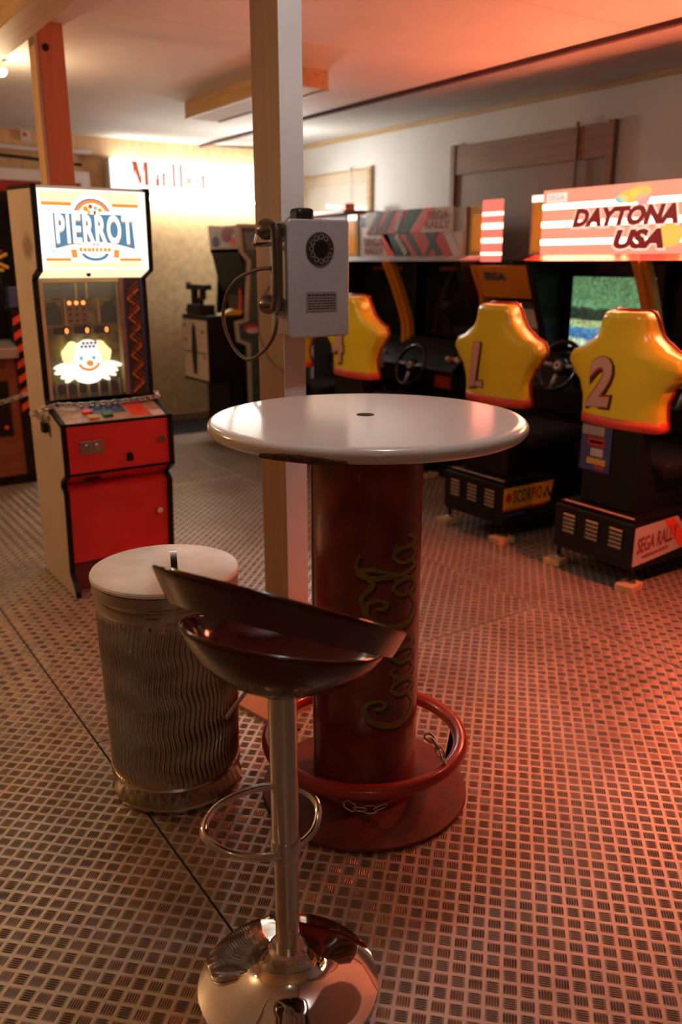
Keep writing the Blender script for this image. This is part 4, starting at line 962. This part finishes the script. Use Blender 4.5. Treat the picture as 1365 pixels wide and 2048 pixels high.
def rally(bx, y):
    prism('side_sign', 'sign_white', bx, [(3.262, 0.125), (3.70, 0.165), (3.655, 0.255), (3.580, 0.330), (3.262, 0.318)], 'y', y - 0.003, y)
    prism('sign_stripe', 'sign_orange', bx, [(3.475, 0.3255), (3.555, 0.328), (3.70, 0.175), (3.62, 0.165)], 'y', y - 0.0042, y - 0.003)
    text('sign_lettering', 'SEGA RALLY', 'sign_pink', bx, (3.285, y - 0.0046, 0.185), (1, 0, 0.10), (0, 0, 1), 0.305, 0.080, 0.0006, off=0.02)
    blurred_print('sign_lettering', 12, 'sign_pink', bx, (3.33, y - 0.0046, 0.158), (1, 0, 0.10), (0, 0, 1), 0.20, 0.016)
YA, YB = 3.055, 5.335
racing_seat(2.62, '2', 'yellow racing seat with a big number 2 and rally side sign', rally, True)
racing_seat(3.49, '1', 'yellow racing seat with number 1 and SCORPIO side sign', scorpio)
racing_seat(4.90, '4', 'yellow racing seat half hidden by telephone, its number mostly covered')
racing_seat(5.77, None, 'racing seat mostly hidden behind the post, only its orange flank showing')
for yc in (2.62, 3.49, 4.90):
    for x in (3.295, 3.93):
        for sy_ in (-0.225, 0.235):
            if x > 3.5 and yc != 2.62: pass
            w_ = MB().box(-0.058, 0.058, -0.045, 0.045, 0, 0.036)
            rz = random.uniform(-0.25, 0.25); c, s_ = math.cos(rz), math.sin(rz)
            w_.xf(lambda v: (x - 0.012 + v.x * c - v.y * s_, yc + sy_ + v.x * s_ + v.y * c, v.z + 0.001))
            o = w_.build('wood_block', 'pine', None, bevel=0.003)
            side_ = 'near' if sy_ < 0 else 'far'; end_ = 'front' if x < 3.5 else 'inner'
            which = {2.62: 'seat with the rally sign', 3.49: 'seat with the SCORPIO sign', 4.90: 'seat behind the telephone'}[yc]
            tag(o, 'small pine block under the %s foot of the %s' % ({('near', 'front'): 'right rear', ('far', 'front'): 'left rear', ('near', 'inner'): 'right front', ('far', 'inner'): 'left front'}[(side_, end_)], which), 'wood block', 'wood blocks under the racing seat feet')

# ------------------------------------------------------------------ twin driving cabinets
def steering(parent, yc, zc, xc=3.90):
    ang = math.radians(24)
    def f(v): # local: wheel plane xy -> faces -X, leaning back
        return (xc - v.z * math.cos(ang) + v.y * math.sin(ang), yc - v.x, zc + v.y * math.cos(ang) + v.z * math.sin(ang))
    wl = MB().tube([(0.150 * math.cos(2 * PI * i / 48), 0.150 * math.sin(2 * PI * i / 48), 0) for i in range(48)], 0.0145, 12, closed=True).xf(f).build('steering_wheel', 'black_gloss', parent, smooth=True)
    sp = MB()
    for a in (PI * 0.02, PI * 0.98, -PI / 2):
        sp.tube([(0.03 * math.cos(a), 0.03 * math.sin(a), -0.012), (0.150 * math.cos(a), 0.150 * math.sin(a), 0)], 0.013, 8)
    sp.xf(f).build('spokes', 'silver', wl, smooth=True)
    MB().lathe((0, 0), [(0.052, -0.03), (0.052, 0.0), (0.044, 0.010), (0.0, 0.012)], 28, caps=False).xf(f).build('wheel_hub', 'black_gloss', wl, smooth='auto')
    MB().lathe((0, 0), [(0.026, 0.012), (0.026, 0.0145), (0.0, 0.0145)], 24, caps=False).xf(f).build('hub_badge', 'cream_print', wl, smooth='auto')
    MB().lathe((0, 0), [(0.011, 0.0145), (0.011, 0.0155), (0.0, 0.0155)], 16, caps=False).xf(f).build('hub_badge', 'ink', wl)
    MB().tube([f(Vector((0, 0, -0.02))), f(Vector((0, 0, -0.20)))], 0.030, 14).build('steering_column', 'black', wl, smooth='auto')
    return wl
def twin(yc, lit, zw, label, seats, h=0.875):
    t = thing('driving_cabinet', (4.4, yc, 0), label, 'arcade machine', 'twin seat driving game cabinets')
    box('lower_body', 'black', t, 4.08, 4.74, yc - h, yc + h, 0.02, 0.62, 0.01)
    box('floor_pan', 'black', t, 3.99, 4.08, yc - h, yc + h, 0.02, 0.10)
    for s in seats: box('front_panel', 'dash_brown', t, 4.065, 4.0805, s - 0.34, s + 0.34, 0.12, 0.56)
    MB().prism([(4.08, 0.62), (3.98, 0.64), (3.98, 0.78), (4.22, 0.97), (4.74, 0.97), (4.74, 0.62)], 'y', yc - h, yc + h).build('dashboard', 'black', t, bevel=0.01)
    box('screen_housing', 'black', t, 4.40, 4.74, yc - h, yc + h, 0.97, 1.53)
    for y0, y1 in ((yc - h, yc - h + 0.06), (yc + h - 0.06, yc + h)):
        MB().prism([(4.22, 0.97), (4.40, 0.97), (4.40, 1.53), (4.02, 1.53), (4.06, 1.40)], 'y', y0, y1).build('side_cheek', 'black', t, bevel=0.004)
    for s in seats:
        bz = MB().box(4.33, 4.40, s - 0.37, s + 0.37, 0.975, 1.525).build('screen_bezel', 'black_gloss', t, bevel=0.01)
        box('screen', 'e_race' if lit else 'screen_off', bz, 4.322, 4.3298, s - 0.305, s + 0.305, 1.00, 1.435)
        if not lit: box('title_strip', 'sign_pink', bz, 4.322, 4.3298, s - 0.20, s + 0.20, 1.462, 1.490)
        steering(t, s, zw)
        bb = box('dash_insert', 'dash_red', t, 3.965, 3.9795, s - 0.36, s - 0.20, 0.66, 0.74)
        for k, (dy, c_) in enumerate(((-0.24, 'cream_print'), (-0.29, 'sign_red'), (-0.335, 'cream_print'))):
            p = Vector((4.06, s + dy, 0.845)); MB().cyl(p, p + Vector((-0.020, 0, 0.020)), 0.018, 0.016, 16).build('dash_button', c_, t, smooth='auto')
        MB().tube([(4.02, s - 0.10, 0.12), (3.95, s - 0.10, 0.10)], 0.012, 8).build('pedal_arm', 'steel', t)
    fin = smooth_path([(3.99, 0, 1.53), (4.06, 0, 1.40), (4.13, 0, 1.24), (4.19, 0, 1.07), (4.19, 0, 0.90), (4.13, 0, 0.76)], 6)
    for dy, wd, m_ in ((0.0, 0.036, 'orange_fin'), (-0.031, 0.012, 'orange_fin'), (0.031, 0.012, 'orange_fin')):
        b = MB()
        rows = []
        for p in fin: rows.append([(p.x - wd, yc + dy - 0.018, p.z), (p.x - wd, yc + dy + 0.018, p.z), (p.x + 0.04, yc + dy + 0.018, p.z), (p.x + 0.04, yc + dy - 0.018, p.z)])
        b.grid(rows, True).build('divider_fin', m_, t, smooth='auto')
    MB().prism([(3.98, 1.53), (4.74, 1.53), (4.74, 1.565), (4.10, 1.565)], 'y', yc - h, yc + h).build('hood', 'dash_red' if lit else 'silver', t, bevel=0.003)
    return t
ta = twin(YA, True, 0.93, 'black twin driving cabinet with glowing pink DAYTONA USA marquee', (2.62, 3.49))
mqa = MB().box(4.15, 4.158, YA - 0.875, YA + 0.875, 1.566, 1.945).build('marquee', 'e_day', ta)
box('marquee_housing', 'black', ta, 4.1585, 4.45, YA - 0.875, YA + 0.875, 1.566, 1.943)
xm = 4.1495
def mtext(body, m, y0, z0, w_, h_, lift, off=0.0, shear=0.25, dirv=(0, -1, 0)):
    return text('lettering', body, m, mqa, (xm - lift, y0, z0), dirv, (0, 0, 1), w_, h_, 0.0005, shear=shear, off=off)
mtext('DAYTONA', 'e_pink', 3.692, 1.712, 0.75, 0.124, 0.002, 0.10); mtext('DAYTONA', 'e_dark_red', 3.682, 1.720, 0.73, 0.108, 0.004, 0.065)
mtext('USA', 'e_pink', 3.375, 1.585, 0.36, 0.124, 0.002, 0.10); mtext('USA', 'e_dark_red', 3.365, 1.593, 0.34, 0.108, 0.004, 0.065)
box('badge_print', 'e_pink', mqa, xm - 0.002, xm, 3.74, 3.90, 1.872, 1.925); mtext('SEGA', 'e_mauve', 3.885, 1.882, 0.13, 0.034, 0.003, 0.02, 0.0)
for y, z, ry, rz, m_ in ((3.27, 1.875, 0.085, 0.038, 'e_gold'), (3.21, 1.893, 0.07, 0.035, 'e_gold'), (3.19, 1.86, 0.05, 0.035, 'e_mauve'), (3.335, 1.862, 0.045, 0.024, 'e_teal'), (3.00, 1.66, 0.09, 0.06, 'e_gold')):
    MB().prism([(y + ry * math.cos(2 * PI * i / 20), z + rz * math.sin(2 * PI * i / 20)) for i in range(20)], 'x', xm - 0.003, xm - 0.001).build('flag_print', m_, mqa)
def end_lamp(parent, y0, y1, x, z0, z1):
    f = MB().box(x, x + 0.06, y0, y1, z0, z1).build('end_housing', 'frame_yellow', parent, bevel=0.004)
    box('amber_panel', 'amber', f, x - 0.004, x, y0 + 0.03, y1 - 0.02, z0 + 0.02, z1 - 0.055)
    box('lit_cap', 'e_pale', f, x - 0.004, x, y0 + 0.005, y1 - 0.005, z1 - 0.045, z1 - 0.004)
end_lamp(ta, 3.945, 4.115, 4.24, 1.567, 1.935)
tw = twin(YB, False, 0.80, 'unlit twin driving cabinet with red and white sponsor boards along its top', (4.90, 5.77), 0.80)
box('marquee', 'silver', tw, 4.215, 4.45, YB - 0.62, YB + 0.68, 1.566, 1.895, 0.004)
end_lamp(tw, 6.02, 6.16, 4.20, 1.567, 1.90)
def sponsor(y0, y1, z0, z1, flip):
    b = box('sponsor_board', 'sign_white', tw, 4.200, 4.2145, y0, y1, z0, z1, 0.001)
    L = y1 - y0; H = z1 - z0
    def par(m_, a0, a1, sl, lift, name='board_print'):
        p = [(a0, 0), (a1, 0), (a1 + sl, 1), (a0 + sl, 1)]
        q = [(min(max(u, 0), 1), v) for u, v in p]
        MB().prism([((y1 - u * L), z0 + v * H) for u, v in q], 'x', 4.2 - lift, 4.2 - lift + 0.001).build(name, m_, b)
    if not flip:      # upper board: red M block, dark slanted name, white logo block at the right
        par('sign_red', 0.00, 0.36, 0.16, 0.002)
        par('sign_green', 0.36, 0.52, 0.16, 0.002); par('sign_orange', 0.555, 0.64, 0.16, 0.002)
        for a, s_ in ((0.02, 0.13), (0.13, 0.17)): par('sign_green', a, a + 0.045, s_, 0.0032); par('sign_green', a + 0.085, a + 0.115, -0.05 + s_, 0.0034)
        blurred_print('board_lettering', 6, 'sign_white', b, (4.196, y1 - 0.40 * L, z0 + 0.10 * H), (0, -0.55, 1), (0, 0.9, 0.45), 0.17, 0.055)
        text('board_lettering', 'SEGA', 'sign_pink', b, (4.196, y1 - 0.735 * L, z0 + 0.50 * H), (0, -1, 0), (0, 0, 1), 0.24, 0.06, 0.0006, off=0.03); text('board_lettering', 'RALLY', 'sign_pink', b, (4.196, y1 - 0.71 * L, z0 + 0.14 * H), (0, -1, 0), (0, 0, 1), 0.28, 0.055, 0.0006, off=0.03)
    else:
        par('sign_orange', 0.30, 0.38, -0.08, 0.002); par('sign_green', 0.38, 0.55, -0.14, 0.002); par('sign_red', 0.55, 1.0, -0.16, 0.002)
        par('sign_green', 0.60, 0.66, -0.13, 0.0032); par('sign_green', 0.66, 0.70, 0.09, 0.0034); par('sign_green', 0.78, 0.84, -0.12, 0.0032); par('sign_white', 0.93, 1.0, -0.10, 0.0032)
        blurred_print('board_lettering', 6, 'sign_white', b, (4.196, y1 - 0.37 * L, z0 + 0.86 * H), (0, -0.9, -0.95), (0, -0.7, 0.7), 0.20, 0.05)
        text('board_lettering', 'SEGA', 'sign_pink', b, (4.196, y1 - 0.04 * L, z0 + 0.50 * H), (0, -1, 0), (0, 0, 1), 0.27, 0.06, 0.0006, off=0.03); text('board_lettering', 'RALLY', 'sign_pink', b, (4.196, y1 - 0.05 * L, z0 + 0.14 * H), (0, -1, 0), (0, 0, 1), 0.25, 0.05, 0.0006, off=0.03)
sponsor(4.83, 5.90, 1.735, 1.905, False); sponsor(4.72, 5.97, 1.562, 1.730, True)
box('blue_badge', 'sign_blue', tw, 4.205, 4.2145, 5.905, 6.0, 1.80, 1.87)
box('board_rail', 'silver', tw, 4.195, 4.2145, 4.70, 6.0, 1.540, 1.561)

# link tower between the twins
lt_ = thing('link_tower', (4.4, 4.33, 0), 'narrow orange tower marked SEGA under a red lit box between the driving cabinets', 'arcade machine')
box('tower_body', 'black', lt_, 4.30, 4.74, 3.985, 4.495, 0.02, 1.50, 0.006)
prism('side_fin', 'orange_fin', lt_, [(4.10, 1.50), (4.30, 1.50), (4.30, 0.70), (4.24, 0.70), (4.25, 1.05), (4.20, 1.30)], 'y', 3.940, 3.984)
prism('side_fin', 'orange_fin', lt_, [(4.10, 1.50), (4.30, 1.50), (4.30, 0.70), (4.24, 0.70), (4.25, 1.05), (4.20, 1.30)], 'y', 4.496, 4.530)
hp_ = MB().prism([(4.12, 1.50), (4.30, 1.50), (4.30, 1.29), (4.215, 1.29)], 'y', 3.986, 4.494).build('header_panel', 'orange_fin', lt_, bevel=0.004)
text('header_lettering', 'SEGA', 'sign_blue', hp_, (4.1500, 4.42, 1.405), (0, -1, 0), (-0.45, 0, 1), 0.20, 0.058, 0.0015, off=0.03)
box('notice_board', mat('dark_notice_board', (0.055, 0.050, 0.050), 0.5, var=0.4, scale=14), lt_, 4.285, 4.2995, 4.0, 4.48, 0.86, 1.27)
for y0, y1, z0, z1, m_ in ((4.30, 4.45, 1.20, 1.26, 'sign_pink'), (4.03, 4.20, 1.10, 1.22, 'sign_white'), (4.23, 4.45, 1.05, 1.16, 'sign_green'), (4.02, 4.26, 0.98, 1.06, 'sign_blue'), (4.02, 4.40, 0.89, 0.96, 'sign_pink')):
    box('notice', m_, lt_, 4.280, 4.2845, y0, y1, z0, z1)
box('lit_box', 'e_tower', lt_, 4.20, 4.215, 4.340, 4.530, 1.525, 1.925, 0.002)
box('lit_box_back', 'dash_red', lt_, 4.2155, 4.27, 4.40, 4.530, 1.525, 1.915)
f_ = MB().box(4.24, 4.30, 4.55, 4.70, 1.568, 1.905).build('end_housing', 'frame_yellow', lt_, bevel=0.004)
box('amber_panel', 'amber', f_, 4.235, 4.2395, 4.565, 4.665, 1.60, 1.84)
box('box_shelf', 'black', lt_, 4.18, 4.48, 4.20, 4.53, 1.502, 1.524)

# neighbouring cabinet top glimpsed beyond the telephone
nc = thing('brown_cabinet', (4.45, 6.5, 0), 'brown cabinet with a rounded green printed top, just beyond the telephone', 'arcade machine')
box('body', 'black', nc, 4.28, 4.72, 6.24, 6.46, 0.02, 1.55, 0.01); box('header', 'dash_brown', nc, 4.24, 4.72, 6.24, 7.05, 1.55, 1.915, 0.006)
box('header_face', 'orange_fin', nc, 4.234, 4.24, 6.28, 6.80, 1.58, 1.80); MB().tube(smooth_path([(4.231, 6.28, 1.72), (4.231, 6.50, 1.835), (4.231, 6.80, 1.80)], 6), 0.012, 8).build('header_arc', 'sign_green', nc)
box('top_board', 'brown_wood', nc, 4.20, 4.73, 6.22, 7.08, 1.916, 1.945, 0.003); box('stand', 'black', nc, 4.40, 4.70, 6.46, 7.05, 0.02, 1.55)
rb_ = MB().box(4.42, 4.52, 6.52, 6.60, 1.947, 2.02).build('red_box', 'sign_orange', None, bevel=0.006); tag(rb_, 'small bright red box standing on the brown cabinet top', 'box')
wp_ = thing('sponsor_panel', (3.8, 5.30, 0), 'white panel with red letters standing between the far racing seats', 'panel')
box('panel', 'sign_white', wp_, 3.68, 3.96, 5.315, 5.335, 0.74, 1.02); box('panel_foot', 'black', wp_, 3.62, 3.96, 5.31, 5.34, 0.0, 0.74)
blurred_print('lettering', 5, 'sign_red', wp_, (3.69, 5.3145, 0.85), (1, 0, 0.1), (0, 0, 1), 0.25, 0.11)

# ------------------------------------------------------------------ gun game cabinet by the back wall
gc = thing('gun_game', (3.5, 6.8, 0), 'black gun game cabinet with green sided profile and mounted gun near back wall', 'arcade machine')
gy0, gy1 = 6.50, 7.06
gp = [(3.345, 1.825), (4.05, 1.825), (4.05, 0.02), (3.405, 0.02), (3.400, 0.840), (3.305, 0.880), (3.290, 1.045), (3.390, 1.065), (3.425, 1.525), (3.360, 1.600)]
prism('side_panel', mat('cream_side_edge', (0.42, 0.36, 0.28), 0.5), gc, gp, 'y', gy0, gy0 + 0.02)
gq = [(3.375, 1.795), (4.02, 1.795), (4.02, 0.05), (3.437, 0.05), (3.432, 0.860), (3.335, 0.900), (3.322, 1.020), (3.420, 1.045), (3.457, 1.535), (3.390, 1.610)]
sp_ = prism('side_art', mat('green_side_art', (0.035, 0.075, 0.058), 0.45, var=0.4, scale=7), gc, gq, 'y', gy0 - 0.002, gy0)
prism('side_art_header', mat('grey_blue_print', (0.16, 0.19, 0.21), 0.5), sp_, [(3.40, 1.76), (3.60, 1.76), (3.60, 1.62), (3.42, 1.62)], 'y', gy0 - 0.004, gy0 - 0.002)
fdisc('side_art_badge', 'sign_red', sp_, 3.44, 0.985, 0.075, 0.04, gy0 - 0.004, gy0 - 0.002, 12); fdisc('side_art_badge', 'sign_white', sp_, 3.45, 0.965, 0.06, 0.026, gy0 - 0.0055, gy0 - 0.004, 12)
prism('side_panel', 'black', gc, gp, 'y', gy1 - 0.02, gy1)
box('cabinet_body', 'black', gc, 3.48, 4.04, gy0 + 0.021, gy1 - 0.021, 0.02, 1.80)
gm = box('marquee', mat('comic_marquee_print', (0.42, 0.38, 0.42), 0.4, var=0.25, scale=30), gc, 3.350, 3.46, gy0 + 0.021, gy1 - 0.021, 1.630, 1.815)
for y, z, ry, rz, m_ in ((6.72, 1.74, 0.09, 0.06, 'sign_pink'), (6.93, 1.69, 0.07, 0.045, 'sign_blue'), (6.60, 1.68, 0.05, 0.035, 'sign_orange'), (6.96, 1.77, 0.05, 0.03, 'sign_white'), (6.62, 1.77, 0.04, 0.03, 'sign_red')):
    MB().prism([(y + ry * math.cos(2 * PI * i / 14), z + rz * math.sin(2 * PI * i / 14)) for i in range(14)], 'x', 3.347, 3.3495).build('marquee_print', m_, gm)
MB().prism([(3.36, 1.60), (3.46, 1.628), (3.48, 1.30), (3.44, 1.25)], 'y', gy0 + 0.021, gy1 - 0.021).build('hood', 'black', gc)
box('screen', 'screen_off', gc, 3.452, 3.479, gy0 + 0.05, gy1 - 0.05, 1.12, 1.42)
prism('red_strip', 'cab_red', gc, [(3.445, 1.60), (3.455, 1.60), (3.425, 1.08), (3.415, 1.08)], 'y', gy0 + 0.14, gy0 + 0.175)
con = box('gun_console', 'black', gc, 3.05, 3.395, gy0 + 0.021, gy1 - 0.021, 0.535, 1.095, 0.008)
ar = box('console_art', 'cream_print', con, 3.046, 3.0495, gy0 + 0.04, gy1 - 0.04, 0.56, 1.055)
MB().prism([(6.76, 0.60), (6.83, 0.60), (6.85, 0.80), (6.83, 0.98), (6.80, 1.03), (6.76, 1.00), (6.74, 0.80)], 'x', 3.043, 3.0458).build('figure_print', 'ink', ar)
for y, z, m_ in ((6.98, 1.00, 'ink'), (6.62, 0.96, 'ink'), (6.96, 0.88, 'sign_green'), (6.60, 0.75, 'sign_pink')): box('print_spot', m_, ar, 3.044, 3.0458, y - 0.02, y + 0.02, z - 0.012, z + 0.012)
box('green_line', mat('green_stripe', (0.04, 0.16, 0.09), 0.5), ar, 3.044, 3.0458, gy0 + 0.06, gy1 - 0.06, 0.775, 0.79)
box('lower_front', 'black', gc, 3.25, 3.395, gy0 + 0.06, gy1 - 0.06, 0.02, 0.535)
prism('console_top', 'sign_yellow', gc, [(3.17, 1.098), (3.36, 1.098), (3.385, 1.125), (3.30, 1.145)], 'y', gy0 + 0.03, gy0 + 0.12)
gn = MB().box(3.09, 3.13, 6.74, 6.78, 1.096, 1.24).box(3.085, 3.14, 6.60, 7.00, 1.30, 1.345).box(3.09, 3.135, 6.86, 6.92, 1.18, 1.31).box(3.09, 3.135, 6.70, 6.75, 1.22, 1.31).box(3.095, 3.13, 6.98, 7.03, 1.295, 1.36).box(3.06, 3.20, 6.68, 6.96, 1.096, 1.18)
gn.build('mounted_gun', 'black', gc, bevel=0.006)
disc('start_button', 'cab_red', gc, 3.07, gy1 - 0.09, 1.13, 0.018, 0.015)

# ------------------------------------------------------------------ upright cabinet at the left edge
uc = thing('upright_cabinet', (1.1, 6.5, 0), 'dark upright arcade cabinet with hazard striped edge behind clown game', 'arcade machine')
ux0, ux1, uy = 0.72, 1.500, 6.12
box('lower_body', wood('red_brown_wood', (0.14, 0.035, 0.015), (0.19, 0.055, 0.025), stretch=(0.7, 8, 8)), uc, ux0, ux1 - 0.09, uy, 6.85, 0.07, 0.96, 0.006)
box('plinth', 'black', uc, ux0 + 0.02, ux1 - 0.02, uy + 0.03, 6.83, 0.0, 0.07)
box('coin_door', 'black', uc, ux0 + 0.06, ux1 - 0.16, uy - 0.012, uy - 0.0005, 0.36, 0.74, 0.004)
disc('coin_lock', 'sign_orange', uc, 1.300, uy - 0.012, 0.42, 0.014, 0.006)
MB().prism([(uy - 0.10, 0.90), (uy + 0.10, 0.90), (uy + 0.10, 1.01), (uy - 0.10, 0.965)], 'x', ux0, ux1 - 0.09).build('control_panel', 'silver', uc, bevel=0.004)
MB().lathe((1.18, uy - 0.03), [(0.018, 0.975), (0.018, 1.02), (0.022, 1.04), (0.015, 1.06)], 16).build('joystick', 'cab_red', uc, smooth='auto')
box('upper_body', 'black', uc, ux0, ux1 - 0.09, uy + 0.16, 6.85, 0.96, 1.66, 0.006)
us = box('screen', 'screen_off', uc, ux0 + 0.05, ux1 - 0.14, uy + 0.145, uy + 0.1595, 1.02, 1.42)
for dx, dz, m_ in ((0.0, 0.0, 'e_mauve'), (-0.05, 0.02, 'e_navy'), (0.04, -0.015, 'e_mauve'), (-0.02, -0.02, 'e_navy'), (-0.08, 0.045, 'e_mauve')):
    fdisc('screen_picture', m_, us, 1.275 + dx, 1.085 + dz, 0.022, 0.015, uy + 0.142, uy + 0.145, 10)
um = box('marquee', 'black', uc, ux0, ux1 - 0.09, uy + 0.06, uy + 0.1595, 1.455, 1.60, 0.004)
for k in range(3):
    xq = 0.80 + 0.22 * k
    for a, b_ in (((xq, 1.485), (xq + 0.20, 1.575)), ((xq, 1.575), (xq + 0.20, 1.485))):
        MB().tube([(a[0], uy + 0.058, a[1]), (b_[0], uy + 0.058, b_[1])], 0.011, 6).build('marquee_cross', 'sign_yellow', um)
box('marquee_stripe', 'sign_yellow', um, ux0, ux1 - 0.09, uy + 0.055, uy + 0.0598, 1.462, 1.482)
box('marquee_stripe', 'sign_pink', um, ux0, ux1 - 0.09, uy + 0.055, uy + 0.0598, 1.588, 1.60)
sd = box('striped_side', 'black', uc, ux1 - 0.089, ux1, uy - 0.02, 6.84, 0.07, 1.22, 0.003)
box('side_light', 'sign_blue', uc, ux1 - 0.089, ux1 - 0.01, uy + 0.0, uy + 0.1, 1.225, 1.36, 0.004)
z = 0.52
while z < 1.18:
    MB().prism([(ux1 - 0.0885, z), (ux1 - 0.0005, z + 0.055), (ux1 - 0.0005, z + 0.10), (ux1 - 0.0885, z + 0.045)], 'y', uy - 0.0235, uy - 0.0205).build('hazard_stripe', 'hem_red', sd); z += 0.098
box('yellow_edge', 'sign_yellow', sd, ux1 - 0.006, ux1 + 0.003, uy - 0.025, uy - 0.0205, 0.45, 1.18)
chain('chain', [(0.75, uy - 0.125, 0.655), (0.95, uy - 0.13, 0.615), (1.15, uy - 0.13, 0.60), (1.33, uy - 0.125, 0.63), (1.46, uy - 0.11, 0.665)], 0.044, 0.005, 'steel',
      'rusty looking chain hung across the dark upright cabinet at the left edge')
